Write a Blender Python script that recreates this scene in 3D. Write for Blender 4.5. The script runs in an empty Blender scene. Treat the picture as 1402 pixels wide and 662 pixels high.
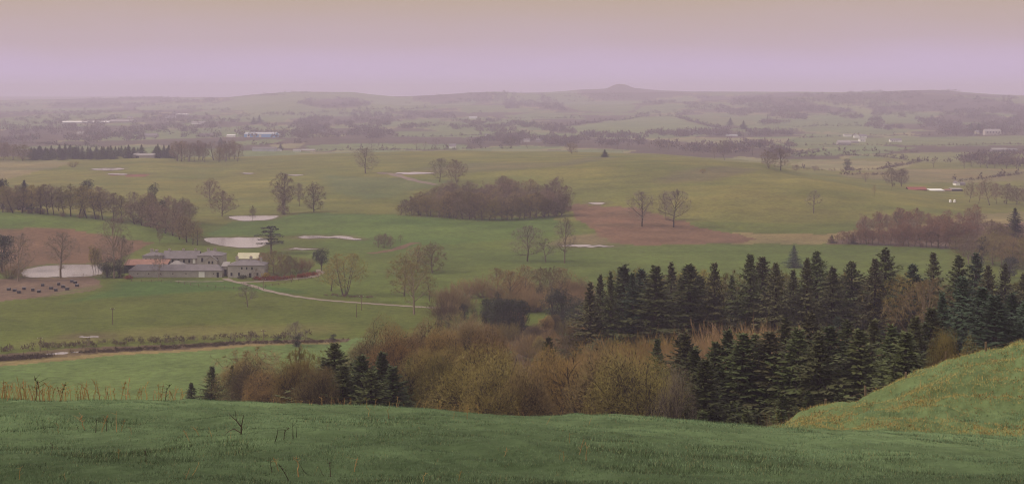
import bpy, math, random
import numpy as np

# ---------------------------------------------------------------- camera, sky, sun, exposure
scene = bpy.context.scene
COL = scene.collection
F, CX, HY, EYE = 1926.0, 701.0, 125.0, 85.0      # focal length in photo pixels, centre column, horizon row, eye height over valley floor

cam_data = bpy.data.cameras.new('camera')
cam_data.sensor_width = 36.0
cam_data.lens = 36.0 * F / 1402.0
cam_data.shift_y = -(331.0 - HY) / 1402.0
cam_data.clip_start = 0.5
cam_data.clip_end = 60000
cam = bpy.data.objects.new('camera', cam_data)
COL.objects.link(cam)
cam.location = (0, 0, EYE)
cam.rotation_euler = (math.radians(90), 0, 0)
scene.camera = cam

SUN_EL, SUN_AZ = 38.0, 262.0                      # degrees; azimuth clockwise from +Y: behind and to the left of the camera
world = bpy.data.worlds.new('World')
scene.world = world
world.use_nodes = True
wt = world.node_tree
wt.nodes.clear()
w_out = wt.nodes.new('ShaderNodeOutputWorld')
w_bg = wt.nodes.new('ShaderNodeBackground')
w_bg.inputs['Strength'].default_value = 1.0
w_sky = wt.nodes.new('ShaderNodeTexSky')
w_sky.sky_type = 'NISHITA'
w_sky.sun_disc = False
w_sky.sun_elevation = math.radians(SUN_EL)
w_sky.sun_rotation = math.radians(SUN_AZ)
w_sky.dust_density = 4.0
w_sc = wt.nodes.new('ShaderNodeVectorMath'); w_sc.operation = 'SCALE'
w_sc.inputs['Scale'].default_value = 0.06
wt.links.new(w_sky.outputs['Color'], w_sc.inputs[0])
w_geo = wt.nodes.new('ShaderNodeTexCoord')
w_sep = wt.nodes.new('ShaderNodeSeparateXYZ')
wt.links.new(w_geo.outputs['Generated'], w_sep.inputs[0])
w_noise = wt.nodes.new('ShaderNodeTexNoise')
w_noise.inputs['Scale'].default_value = 6.0
w_noise.inputs['Detail'].default_value = 4.0
w_map = wt.nodes.new('ShaderNodeMapping')
w_map.inputs['Scale'].default_value = (1, 1, 6)
wt.links.new(w_geo.outputs['Generated'], w_map.inputs[0])
wt.links.new(w_map.outputs[0], w_noise.inputs['Vector'])
w_mad = wt.nodes.new('ShaderNodeMath'); w_mad.operation = 'MULTIPLY_ADD'
wt.links.new(w_noise.outputs['Fac'], w_mad.inputs[0])
w_mad.inputs[1].default_value = 0.020
wt.links.new(w_sep.outputs['Z'], w_mad.inputs[2])
w_ramp = wt.nodes.new('ShaderNodeValToRGB')       # the overcast: lilac murk on the horizon, tan cloud above it, evening out to a pale grey lid
r = w_ramp.color_ramp
SKY_STOPS = [(0.0, (0.61, 0.49, 0.74)), (0.026, (0.60, 0.47, 0.66)), (0.046, (0.545, 0.42, 0.46)),
             (0.078, (0.515, 0.395, 0.30)), (0.30, (0.64, 0.56, 0.53)), (1.0, (0.86, 0.83, 0.82))]
r.elements[0].position, r.elements[0].color = SKY_STOPS[0][0], (*SKY_STOPS[0][1], 1)
r.elements[1].position, r.elements[1].color = SKY_STOPS[-1][0], (*SKY_STOPS[-1][1], 1)
for p, c in SKY_STOPS[1:-1]:
    e = r.elements.new(p); e.color = (*c, 1)
wt.links.new(w_mad.outputs[0], w_ramp.inputs['Fac'])
w_mix = wt.nodes.new('ShaderNodeMix'); w_mix.data_type = 'RGBA'
w_mix.inputs['Factor'].default_value = 0.94
wt.links.new(w_sc.outputs[0], w_mix.inputs['A'])
wt.links.new(w_ramp.outputs['Color'], w_mix.inputs['B'])
wt.links.new(w_mix.outputs['Result'], w_bg.inputs['Color'])
wt.links.new(w_bg.outputs[0], w_out.inputs['Surface'])

sun_data = bpy.data.lights.new('sun', 'SUN')
sun_data.energy = 2.4
sun_data.angle = math.radians(7)
sun_data.color = (1.0, 0.88, 0.74)
sun = bpy.data.objects.new('sun', sun_data)
COL.objects.link(sun)
sun.location = (-300, -300, 400)
sun.rotation_euler = (math.radians(90 - SUN_EL), 0, math.radians(180 - SUN_AZ) + math.pi * 0)

scene.view_settings.view_transform = 'Standard'
scene.view_settings.look = 'None'
scene.view_settings.gamma = 1
scene.view_settings.exposure = 0.06
scene.view_settings.use_curve_mapping = False
scene.render.engine = 'CYCLES'
scene.cycles.max_bounces = 5
scene.cycles.diffuse_bounces = 2
scene.cycles.glossy_bounces = 2
scene.cycles.transmission_bounces = 2
scene.cycles.volume_bounces = 2
scene.cycles.filter_width = 1.1
scene.cycles.use_denoising = True
try:
    scene.cycles.denoiser = 'OPENIMAGEDENOISE'
except Exception:
    pass
HAZE_DENSITY = 1.8e-4
HAZE_COLOR = (0.85, 0.76, 1.0)

# ---------------------------------------------------------------- small helpers
def tag(o, label=None, cat=None, group=None, kind=None):
    if label: o['label'] = label
    if cat: o['category'] = cat
    if group: o['group'] = group
    if kind: o['kind'] = kind
    return o

def hash2(ix, iy, seed):
    n = (ix.astype(np.int64) * 374761393 + iy.astype(np.int64) * 668265263 + seed * 974711) & 0xffffffff
    n = ((n ^ (n >> 13)) * 1274126177) & 0xffffffff
    return ((n ^ (n >> 16)) & 0xffff) / 65535.0

def vnoise(x, y, seed=0):
    x = np.asarray(x, float); y = np.asarray(y, float)
    ix, iy = np.floor(x), np.floor(y)
    fx, fy = x - ix, y - iy
    fx = fx * fx * (3 - 2 * fx); fy = fy * fy * (3 - 2 * fy)
    a, b = hash2(ix, iy, seed), hash2(ix + 1, iy, seed)
    c, d = hash2(ix, iy + 1, seed), hash2(ix + 1, iy + 1, seed)
    return (a + (b - a) * fx) * (1 - fy) + (c + (d - c) * fx) * fy

def fbm(x, y, seed=0, octaves=4):
    s, a, t = 0, 1.0, 0
    for k in range(octaves):
        s = s + a * vnoise(x * 2 ** k, y * 2 ** k, seed + k); t += a; a *= 0.5
    return s / t

def raw_mesh(name, verts, faces_flat, loops_per_face, mat=None, colors=None, smooth=False):
    verts = np.asarray(verts, np.float32).reshape(-1, 3)
    faces_flat = np.asarray(faces_flat, np.int32).ravel()
    n = len(faces_flat) // loops_per_face
    me = bpy.data.meshes.new(name)
    me.vertices.add(len(verts)); me.vertices.foreach_set('co', verts.ravel())
    me.loops.add(len(faces_flat)); me.loops.foreach_set('vertex_index', faces_flat)
    me.polygons.add(n)
    me.polygons.foreach_set('loop_start', np.arange(n, dtype=np.int32) * loops_per_face)
    me.polygons.foreach_set('loop_total', np.full(n, loops_per_face, np.int32))
    if smooth:
        me.polygons.foreach_set('use_smooth', np.ones(n, bool))
    me.update(calc_edges=True)
    if colors is not None:
        at = me.attributes.new('cover', 'FLOAT_COLOR', 'POINT')
        c = np.ones((len(verts), 4), np.float32); c[:, :3] = colors
        at.data.foreach_set('color', c.ravel())
    if mat: me.materials.append(mat)
    return me

def link(name, me, parent=None, mat=None):
    o = bpy.data.objects.new(name, me)
    COL.objects.link(o)
    if parent is not None: o.parent = parent
    if mat is not None:
        if not me.materials: me.materials.append(mat)
        o.material_slots[0].link = 'OBJECT'; o.material_slots[0].material = mat
    return o

def empty(name, loc=(0, 0, 0), rz=0, scale=None):
    o = bpy.data.objects.new(name, None)
    o.empty_display_size = 0.5
    COL.objects.link(o)
    o.location = loc; o.rotation_euler = (0, 0, rz)
    if scale is not None: o.scale = scale
    return o

# ---------------------------------------------------------------- materials
def make_mat(name, color, rough=0.9, var=0.0, nscale=1.0, attr=None, obj_var=0.0, spec=0.15, bump=0.0, bscale=20.0, layers=None, hue_var=0.0, translucent=0.0):
    m = bpy.data.materials.new(name); m.use_nodes = True
    t = m.node_tree; N = t.nodes; b = N['Principled BSDF']
    b.inputs['Roughness'].default_value = rough
    b.inputs['Specular IOR Level'].default_value = spec
    if attr:
        a = N.new('ShaderNodeAttribute'); a.attribute_name = attr; col = a.outputs['Color']
    else:
        a = N.new('ShaderNodeRGB'); a.outputs[0].default_value = (*color, 1); col = a.outputs[0]
    co = N.new('ShaderNodeTexCoord')
    for (sc, amt) in (layers or ([(nscale, var)] if var else [])):
        n = N.new('ShaderNodeTexNoise'); n.inputs['Scale'].default_value = sc; n.inputs['Detail'].default_value = 5; n.inputs['Roughness'].default_value = 0.6
        t.links.new(co.outputs['Object'], n.inputs['Vector'])
        mr = N.new('ShaderNodeMapRange')
        mr.inputs['From Min'].default_value = 0.3; mr.inputs['From Max'].default_value = 0.7
        mr.inputs['To Min'].default_value = 1 - amt; mr.inputs['To Max'].default_value = 1 + amt
        t.links.new(n.outputs['Fac'], mr.inputs['Value'])
        v = N.new('ShaderNodeVectorMath'); v.operation = 'SCALE'
        t.links.new(col, v.inputs[0]); t.links.new(mr.outputs[0], v.inputs['Scale']); col = v.outputs[0]
    if obj_var or hue_var:
        oi = N.new('ShaderNodeObjectInfo')
        h = N.new('ShaderNodeHueSaturation')
        mr = N.new('ShaderNodeMapRange'); mr.inputs['To Min'].default_value = 1 - obj_var; mr.inputs['To Max'].default_value = 1 + obj_var
        t.links.new(oi.outputs['Random'], mr.inputs['Value']); t.links.new(mr.outputs[0], h.inputs['Value'])
        wn = N.new('ShaderNodeTexWhiteNoise'); wn.noise_dimensions = '1D'
        t.links.new(oi.outputs['Random'], wn.inputs['W'])
        mh = N.new('ShaderNodeMapRange'); mh.inputs['To Min'].default_value = 0.5 - hue_var; mh.inputs['To Max'].default_value = 0.5 + hue_var
        t.links.new(wn.outputs['Value'], mh.inputs['Value']); t.links.new(mh.outputs[0], h.inputs['Hue'])
        t.links.new(col, h.inputs['Color']); col = h.outputs['Color']
    t.links.new(col, b.inputs['Base Color'])
    if bump:
        n = N.new('ShaderNodeTexNoise'); n.inputs['Scale'].default_value = bscale; n.inputs['Detail'].default_value = 6
        t.links.new(co.outputs['Object'], n.inputs['Vector'])
        bp = N.new('ShaderNodeBump'); bp.inputs['Strength'].default_value = bump; bp.inputs['Distance'].default_value = 0.5
        t.links.new(n.outputs['Fac'], bp.inputs['Height']); t.links.new(bp.outputs[0], b.inputs['Normal'])
    return m

M = {}
M['ground'] = make_mat('land_cover', (0, 0, 0), attr='cover', layers=[(0.008, 0.16), (0.05, 0.20), (0.35, 0.24), (2.2, 0.16)], bump=0.5, bscale=1.2, spec=0.05)
M['grass'] = make_mat('grass_blades', (0, 0, 0), attr='cover', rough=0.7, spec=0.2)
M['water'] = make_mat('flood_water', (0.33, 0.28, 0.28), rough=0.10, spec=0.5, layers=[(0.05, 0.08)], bump=0.03, bscale=2.0)
M['bark'] = make_mat('bark', (0.15, 0.118, 0.085), layers=[(1.5, 0.3)], obj_var=0.25, bump=0.4, bscale=8)
M['bark_pale'] = make_mat('pale_bark', (0.22, 0.17, 0.12), layers=[(1.5, 0.3)], obj_var=0.15)
M['bark_dark'] = make_mat('dark_bark', (0.05, 0.038, 0.03), layers=[(1.5, 0.3)], obj_var=0.2)
M['twig_brown'] = make_mat('brown_twigs', (0.205, 0.150, 0.070), obj_var=0.45, hue_var=0.012)
M['twig_mauve'] = make_mat('mauve_brown_twigs', (0.200, 0.142, 0.096), obj_var=0.32, hue_var=0.012)
M['twig_olive'] = make_mat('olive_twigs', (0.215, 0.170, 0.058), obj_var=0.45, hue_var=0.012)
M['twig_orange'] = make_mat('orange_brown_twigs', (0.290, 0.190, 0.066), obj_var=0.32, hue_var=0.012)
M['twig_tan'] = make_mat('tan_shoots', (0.30, 0.20, 0.10), obj_var=0.15, hue_var=0.01)
M['twig_red'] = make_mat('russet_larch_twigs', (0.22, 0.12, 0.075), obj_var=0.12)
M['twig_grey'] = make_mat('grey_twigs', (0.20, 0.165, 0.125), obj_var=0.15)
M['needle_brown'] = make_mat('brownish_spruce_needles', (0.092, 0.090, 0.038), obj_var=0.25, hue_var=0.02, layers=[(0.3, 0.25)], rough=0.75)
M['needle'] = make_mat('spruce_needles', (0.076, 0.088, 0.032), obj_var=0.45, hue_var=0.02, layers=[(0.3, 0.25)], rough=0.75)
M['needle_blue'] = make_mat('bluish_spruce_needles', (0.058, 0.086, 0.050), obj_var=0.3, layers=[(0.3, 0.25)], rough=0.75)
M['leaf_dark'] = make_mat('dark_evergreen_leaves', (0.040, 0.046, 0.028), obj_var=0.25, layers=[(0.4, 0.3)], rough=0.6)
M['far_wood'] = make_mat('far_bare_wood', (0, 0, 0), attr='cover')
M['stone'] = make_mat('grey_stone', (0.37, 0.335, 0.30), layers=[(0.5, 0.12), (3.0, 0.15)])
M['stone_pale'] = make_mat('pale_stone', (0.42, 0.37, 0.33), layers=[(0.5, 0.1), (3.0, 0.12)])
M['render_grey'] = make_mat('grey_render', (0.30, 0.26, 0.24), layers=[(0.4, 0.15), (3.0, 0.1)])
M['slate'] = make_mat('slate_roof', (0.18, 0.155, 0.16), layers=[(0.5, 0.15), (4.0, 0.15)], rough=0.6)
M['slate_pale'] = make_mat('weathered_pale_roof', (0.28, 0.25, 0.24), layers=[(0.5, 0.12), (3.0, 0.12)], rough=0.7)
M['tin_red'] = make_mat('rusty_red_tin', (0.27, 0.14, 0.105), layers=[(0.4, 0.2), (3.0, 0.2)], rough=0.6)
M['barn_red'] = make_mat('red_barn_paint', (0.24, 0.075, 0.055), layers=[(0.5, 0.1)], rough=0.6)
M['white'] = make_mat('white_paint', (0.76, 0.74, 0.70), layers=[(0.5, 0.05)], rough=0.6)
M['cream'] = make_mat('cream_sheeting', (0.50, 0.46, 0.32), layers=[(0.5, 0.1)], rough=0.5)
M['blue_clad'] = make_mat('blue_cladding', (0.22, 0.42, 0.72), layers=[(0.3, 0.1)], rough=0.5)
M['grey_clad'] = make_mat('grey_cladding', (0.42, 0.42, 0.44), layers=[(0.3, 0.1)], rough=0.5)
M['glass'] = make_mat('dark_window_glass', (0.035, 0.035, 0.04), rough=0.15, spec=0.5)
M['opening'] = make_mat('dark_opening', (0.02, 0.018, 0.018))
M['wood_post'] = make_mat('weathered_timber', (0.17, 0.12, 0.085), layers=[(3.0, 0.25)], obj_var=0.2)
M['stalk'] = make_mat('dead_stalk', (0.36, 0.23, 0.10), obj_var=0.35, hue_var=0.015)
M['stalk_dark'] = make_mat('dark_dead_stalk', (0.055, 0.04, 0.03), obj_var=0.3)
M['bracken'] = make_mat('dead_bracken', (0, 0, 0), attr='cover')
M['plastic'] = make_mat('dark_wrap', (0.03, 0.028, 0.038), rough=0.45, spec=0.4)
M['track'] = make_mat('pale_track', (0.25, 0.20, 0.16), layers=[(0.3, 0.15), (2.0, 0.15)])
M['red_shrub'] = make_mat('red_brown_shrub', (0.24, 0.075, 0.045), layers=[(0.5, 0.25)])
M['yellow'] = make_mat('yellow_flowers', (0.45, 0.33, 0.05), layers=[(1.0, 0.2)])

# ---------------------------------------------------------------- terrain: valley seen from a hillside
def PZ(py, Y): return EYE - (py - HY) * Y / F
def row(kind, pts):
    """pts: (photo column, depth in metres, height in metres 'z' or photo row 'p')"""
    px = [p[0] for p in pts]; Y = [p[1] for p in pts]
    z = [p[2] if kind == 'z' else PZ(p[2], p[1]) for p in pts]
    return px, Y, z
def zr(Y, *pts): return row('z', [(p[0], p[2] if len(p) > 2 else Y, p[1]) for p in pts])
ROWS = [
    zr(-30, (0, 85.0)),
    zr(0, (0, 83.2)),
    row('p', [(0, 22, 672), (1402, 22, 676)]),
    row('p', [(-300, 50, 538), (0, 50, 545), (120, 50, 547), (350, 50, 553), (560, 50, 557), (700, 50, 566), (900, 50, 577), (1050, 50, 587), (1200, 50, 592), (1402, 50, 600), (1700, 50, 606)]),
    row('p', [(-300, 54, 552), (0, 54, 558), (350, 54, 566), (560, 54, 570), (700, 54, 580), (900, 54, 590), (1020, 55, 594), (1060, 56, 592), (1200, 56, 592), (1402, 56, 594), (1700, 56, 590)]),
    row('p', [(-300, 62, 640), (0, 62, 646), (600, 62, 650), (900, 62, 650), (1000, 64, 616), (1040, 66, 592), (1060, 66, 585), (1100, 66, 571), (1150, 66, 556), (1200, 66, 543), (1250, 66, 524), (1300, 66, 503), (1350, 66, 488), (1402, 66, 471), (1500, 66, 452), (1700, 66, 430)]),
    zr(92, (-300, 57), (0, 56), (900, 56), (1050, 58), (1402, 62), (1700, 63)),
    zr(130, (0, 43), (900, 43), (1402, 48)),
    zr(180, (0, 32), (900, 32), (1402, 37)),
    zr(240, (0, 20), (700, 21), (1000, 26), (1402, 30)),
    zr(320, (0, 8), (600, 9), (900, 18), (1402, 22)),
    zr(390, (0, 1), (500, 1), (700, 5), (1000, 12), (1402, 15)),
    zr(480, (0, 0), (600, 0), (900, 4), (1402, 7)),
    zr(640, (0, 0), (1402, 0.5)),
    zr(745, (0, 0), (1402, 0)),
    zr(876, (-200, 11), (0, 10), (120, 7), (200, 4), (300, 0.7), (400, 1.3), (600, 2.7), (760, 2), (900, 1.3), (1100, 0), (1402, 0)),
    zr(1009, (-200, 5), (0, 4), (300, 0), (430, 2.7), (600, 4), (760, 4), (900, 8), (1000, 12), (1100, 16.6, 1102), (1200, 9.3, 1062), (1300, 2.7), (1350, 0), (1402, -1)),
    zr(1262, (0, 4), (300, 5.3), (500, 10.6), (700, 17), (900, 21), (1050, 18), (1100, 9), (1200, 1.3), (1300, -2.7), (1402, -2.7)),
    row('p', [(-200, 1660, 215), (0, 1660, 216), (130, 1660, 216), (200, 1660, 213), (280, 1660, 217), (400, 1660, 213), (640, 1660, 206), (780, 1660, 207), (900, 1660, 211), (960, 1660, 216), (1000, 1660, 222), (1050, 1660, 228), (1100, 1660, 228), (1402, 1660, 229)]),
    zr(1925, (0, -5)),
    zr(2656, (0, -8)),
    zr(3450, (0, -5), (700, -2), (1100, 2), (1402, 2)),
    zr(4515, (0, 0), (400, 6), (700, 5), (1000, 14), (1100, 26), (1402, 26)),
    zr(5578, (0, 4), (300, 13), (400, 40), (560, 27), (700, 29), (850, 33), (1000, 50), (1100, 66), (1250, 76), (1402, 56)),
    zr(6150, (0, 2), (300, 14), (400, 50), (560, 24), (700, 34), (850, 26), (1000, 44), (1100, 70), (1250, 84), (1402, 60)),
    zr(6900, (-200, 15), (0, 20), (200, 27), (300, 50), (350, 70), (400, 82), (480, 82), (540, 58), (600, 66), (680, 84), (740, 72), (800, 78), (850, 80), (950, 76), (1100, 80), (1200, 82), (1280, 92), (1340, 74), (1402, 60)),
    zr(7500, (0, 18), (200, 24), (400, 40), (560, 34), (700, 50), (800, 54), (950, 52), (1100, 60), (1402, 50)),
    zr(8230, (0, 33), (200, 48), (300, 50), (400, 60), (560, 53), (640, 76), (720, 76), (770, 84), (800, 94), (832, 104), (838, 121), (844, 129), (852, 130), (858, 124), (867, 103), (890, 92), (950, 84), (1100, 82), (1402, 62)),
    zr(9600, (0, 14), (700, 30), (1402, 30)),
    zr(12000, (0, 24), (200, 34), (400, 10), (700, 30), (760, 44), (1402, 30)),
    zr(16000, (0, 30), (300, 22), (900, 30), (1402, 30)),
]
TPX = np.arange(-700, 2101, 4.0)
TY = np.concatenate([np.linspace(-30, 60, 181), np.geomspace(60, 16000, 1400)[1:]])
def pchip(x, y, q):
    h = np.diff(x); d = np.diff(y) / h
    m = np.zeros_like(y)
    w1 = 2 * h[1:] + h[:-1]; w2 = h[1:] + 2 * h[:-1]
    ok = d[:-1] * d[1:] > 0
    with np.errstate(divide='ignore', invalid='ignore'):
        mm = (w1 + w2) / (w1 / d[:-1] + w2 / d[1:])
    m[1:-1] = np.where(ok, mm, 0); m[0], m[-1] = d[0], d[-1]
    i = np.clip(np.searchsorted(x, q) - 1, 0, len(x) - 2)
    t = (q - x[i]) / h[i]
    return ((1 + 2 * t) * (1 - t) ** 2) * y[i] + t * (1 - t) ** 2 * h[i] * m[i] + t * t * (3 - 2 * t) * y[i + 1] + t * t * (t - 1) * h[i] * m[i + 1]
RYZ = [(np.interp(TPX, r_[0], r_[1]), np.interp(TPX, r_[0], r_[2])) for r_ in ROWS]
TAB = np.empty((len(TPX), len(TY)))
for i in range(len(TPX)):
    TAB[i] = pchip(np.array([a[i] for a, _ in RYZ]), np.array([b[i] for _, b in RYZ]), TY)
ker = np.hanning(11); ker /= ker.sum(); ker2 = np.hanning(5); ker2 /= ker2.sum()                 # soften the seams between columns
for j in range(TAB.shape[1]):
    if TY[j] > 20:
        kk = ker if TY[j] < 5000 else ker2
        TAB[:, j] = np.convolve(np.pad(TAB[:, j], len(kk) // 2, mode='edge'), kk, mode='valid')

def H0(X, Y):
    X = np.asarray(X, float); Y = np.asarray(Y, float)
    px = CX + F * X / np.maximum(Y, 12.0)
    a = np.clip((px - TPX[0]) / 4.0, 0, len(TPX) - 1.001)
    ia = a.astype(int); fa = a - ia
    Yc = np.clip(Y, TY[0], TY[-1] - 1e-3)
    ib = np.clip(np.searchsorted(TY, Yc, side='right') - 1, 0, len(TY) - 2)
    fb = (Yc - TY[ib]) / (TY[ib + 1] - TY[ib])
    z = (TAB[ia, ib] * (1 - fa) + TAB[ia + 1, ib] * fa) * (1 - fb) + (TAB[ia, ib + 1] * (1 - fa) + TAB[ia + 1, ib + 1] * fa) * fb
    amp = np.clip((Y - 250) / 600, 0, 1) * 3.4 * np.clip(Y / 1500, 1, 2.6)
    z = z + amp * (fbm(X / 190.0, Y / 190.0, 5, 3) - 0.5)
    near = np.clip(1 - (Y - 70) / 60, 0, 1) * np.clip((Y - 10) / 10, 0, 1)
    ridge = np.clip((px - 1040) / 60, 0, 1) * np.clip((Y - 54) / 3, 0, 1) * np.clip((74 - Y) / 8, 0, 1)
    z = z + ridge * 0.65 * (fbm((X - Y * .55) / 3.2, (Y + X * .4) / 0.9, 15, 3) - 0.5) * 2
    return z + near * (0.55 * (fbm(X / 5.0, Y / 5.0, 9, 3) - 0.5) + 0.10 * (vnoise(X / 0.7, Y / 0.7, 3) - 0.5))

POOLS = []                                            # (world polygon, water level)
def poly_dist(X, Y, P):
    """inside mask and distance to the outline"""
    inside = np.zeros(X.shape, bool); dist = np.full(X.shape, 1e9)
    n = len(P)
    for k in range(n):
        x0, y0 = P[k]; x1, y1 = P[(k + 1) % n]
        c = ((y0 > Y) != (y1 > Y)) & (X < (x1 - x0) * (Y - y0) / ((y1 - y0) if y1 != y0 else 1e-9) + x0)
        inside ^= c
        dx, dy = x1 - x0, y1 - y0
        t = np.clip(((X - x0) * dx + (Y - y0) * dy) / max(dx * dx + dy * dy, 1e-9), 0, 1)
        dist = np.minimum(dist, np.hypot(X - x0 - t * dx, Y - y0 - t * dy))
    return inside, dist

def H(X, Y):
    X = np.atleast_1d(np.asarray(X, float)); Y = np.atleast_1d(np.asarray(Y, float))
    z = H0(X, Y)
    for P, lev, ease in POOLS:
        m = (X > P[:, 0].min() - ease) & (X < P[:, 0].max() + ease) & (Y > P[:, 1].min() - ease) & (Y < P[:, 1].max() + ease)
        if not m.any(): continue
        ins, d = poly_dist(X[m], Y[m], P)
        w = np.clip(d / ease, 0, 1); w = w * w * (3 - 2 * w)
        zz = np.where(ins, lev - 0.35 * np.clip(d / 1.5, 0, 1), (lev + 0.02) * (1 - w) + z[m] * w)
        z[m] = zz
    return z
def HZ(X, Y): return float(H([X], [Y])[0])

GY = np.concatenate([np.linspace(14, 90, 300), np.geomspace(90, 15000, 2600)[1:]])
def gp(px, py, ymin=14.0, ymax=15000.0):
    """the ground point that shows at this photo pixel"""
    X = (px - CX) / F * GY
    v = HY + F * (EYE - H(X, GY)) / GY
    env = np.minimum.accumulate(v)
    ok = (v <= env + 1e-6) & (v <= py) & (GY >= ymin) & (GY <= ymax)
    j = int(np.argmax(ok)) if ok.any() else int(np.searchsorted(GY, min(ymax, 15000)) - 1)
    Y = GY[j]
    if j > 0 and v[j - 1] > py > v[j]:
        Y = GY[j - 1] + (GY[j] - GY[j - 1]) * (v[j - 1] - py) / (v[j - 1] - v[j])
    return (px - CX) / F * Y, Y
def at(px, Y): return (px - CX) / F * Y, Y
def proj(X, Y, Z): return CX + F * X / Y, HY + F * (EYE - Z) / Y

def densify(pts, step=12):
    out = []
    n = len(pts)
    for k in range(n):
        a, b = pts[k], pts[(k + 1) % n]
        m = max(1, int(math.hypot(b[0] - a[0], b[1] - a[1]) / step))
        out += [(a[0] + (b[0] - a[0]) * i / m, a[1] + (b[1] - a[1]) * i / m) for i in range(m)]
    return out
def smooth_closed(pts, it=2):
    for _ in range(it):
        q = []
        for k in range(len(pts)):
            a, b = pts[k], pts[(k + 1) % len(pts)]
            q += [(a[0] * .75 + b[0] * .25, a[1] * .75 + b[1] * .25), (a[0] * .25 + b[0] * .75, a[1] * .25 + b[1] * .75)]
        pts = q
    return pts
def ground_poly(pts, **k): return np.array([gp(a, b, **k) for a, b in densify(pts)])

# flood pools lying on the fields
POOL_SPECS = [
    ('broad pale flood pool below the brown ploughed slope', [(28, 377), (30, 371), (45, 365), (80, 362), (120, 361.5), (141, 362), (142, 374), (130, 377), (100, 379), (70, 379), (45, 380)]),
    ('wide flood pool on the meadow behind the stone buildings', [(277, 328), (285, 325), (320, 325), (365, 325), (368, 329), (364, 336), (350, 339), (318, 338.5), (290, 333)]),
    ('flood pool at the foot of the low green rise', [(310, 297.5), (325, 295.5), (360, 295), (384, 295.5), (378, 299), (350, 302), (328, 302.5)]),
    ('long thin curved flood pool on the meadow right of the cedar', [(405, 324), (420, 322.5), (450, 323), (470, 323), (488, 325.5), (497, 328.5), (480, 326.8), (455, 325), (430, 326.2), (412, 325.6)]),
    ('short flood pool beside the cedar', [(393, 340), (410, 339), (428, 339.5), (440, 341), (425, 341.6), (400, 341.4)]),
    ('oval flood pool on the pasture below the distant farm', [(120, 231.4), (140, 230), (165, 230), (175, 231.2), (160, 232.8), (135, 233)]),
    ('thin red-edged flood pool under the oval pool', [(143, 238.4), (155, 237), (172, 237.6), (178, 238.6), (160, 239.4)]),
    ('sliver of flood water on the pasture by the grey block of trees', [(325, 237.2), (340, 236.5), (352, 237), (340, 238)]),
    ('sliver of flood water between the tall ivy trees', [(392, 239.4), (405, 238.7), (421, 239.4), (408, 240.2)]),
    ('long sliver of flood water left of the paired hilltop trees', [(536, 236.6), (560, 235.4), (597, 236), (600, 237), (570, 238.4), (545, 238)]),
    ('small flood pool on the top corner of the bare brown ground', [(804, 278), (815, 276.8), (829, 277.4), (824, 279), (810, 279.4)]),
    ('muddy pool at the lower corner of the bare brown ground', [(758, 336), (785, 334.6), (815, 335.4), (850, 337), (815, 337.8), (780, 337.4)]),
    ('narrow stream glinting beside the dark hedge bank', [(58, 484), (80, 481.6), (108, 480), (112, 481.4), (90, 483.6), (66, 486)]),
    ('small puddle in the wet meadow above the hedge bank', [(100, 461.4), (108, 460.4), (116, 459.6), (124, 460.3), (134, 460), (136, 461), (126, 461.4), (118, 462.2), (108, 461.8)]),
]
for lab, pts in POOL_SPECS:
    cyc = np.mean([p[1] for p in pts]); pts = smooth_closed(pts, 2); pts = [(a + 3.0 * (vnoise(a / 5, b / 1.6, 5) - .5) * 2, b + (b - HY) / 250 * 2.2 * float(vnoise(a / 9, b / 3, 6) - .5)) for a, b in pts]
    P = np.array([gp(a, b) for a, b in pts])
    lev = float(np.median(H0(P[:, 0], P[:, 1]))) + 0.05
    depth = P[:, 1].max() - P[:, 1].min()
    # refit the outline to the flat level so that it shows where the photo has it
    Q = []
    for a, b in pts:
        Y = F * (EYE - lev) / (b - HY)
        Q.append(((a - CX) / F * Y, Y))
    POOLS.append((np.array(Q), lev, max(14.0, depth * 0.5)))

# the setting: one sheet of land from behind the camera to the far hills
v_in = np.linspace(-0.41, 0.41, 860)
v_out = 0.41 + (np.linspace(0, 1, 46)[1:] ** 1.6) * 0.6
GV = np.concatenate([-v_out[::-1], v_in, v_out])
ys = [np.linspace(-28, 18, 14), np.linspace(18, 72, 170)[1:], np.linspace(72, 300, 110)[1:]]
y = 300.0; mid = []
while y < 1700:
    y += max(0.9, y * y / 125000.0 * 1.15); mid.append(y)
ys += [np.array(mid), np.geomspace(mid[-1], 15800, 170)[1:]]
GYR = np.concatenate(ys)
GXX = GV[None, :] * (GYR[:, None] + 32.0)
GYY = np.repeat(GYR[:, None], len(GV), 1)
GX_, GY_ = GXX.ravel(), GYY.ravel()
GZ_ = H(GX_, GY_)

# land cover: (photo outline, colour, depth window)
C_GRASS = (0.092, 0.120, 0.026); C_MEADOW = (0.094, 0.112, 0.024); C_OLIVE = (0.142, 0.138, 0.034)
C_PALE = (0.108, 0.155, 0.048); C_EARTH = (0.150, 0.088, 0.052); C_MUD = (0.155, 0.104, 0.074)
C_RUSH = (0.205, 0.160, 0.070); C_WOOD = (0.085, 0.062, 0.042); C_FAR = (0.135, 0.160, 0.060); C_STUB = (0.21, 0.185, 0.085)
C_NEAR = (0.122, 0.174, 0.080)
cov = np.zeros((len(GX_), 3)); cov[:] = C_OLIVE
n1 = fbm(GX_ / 60, GY_ / 60, 21, 4); n2 = fbm(GX_ / 260, GY_ / 420, 31, 4)
def paint(mask, c): cov[mask] = c
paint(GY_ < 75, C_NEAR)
near_dark = (GY_ < 48) & (GX_ > -100)
cov[near_dark] = np.array(C_NEAR) * (1 - .5 * np.clip((46 - GY_[near_dark]) / 22 + (fbm(GX_[near_dark] / 3, GY_[near_dark] / 3, 91, 3) - .5), 0, 1))[:, None]     # graduated darkening toward the camera painted into the turf colour
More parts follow.
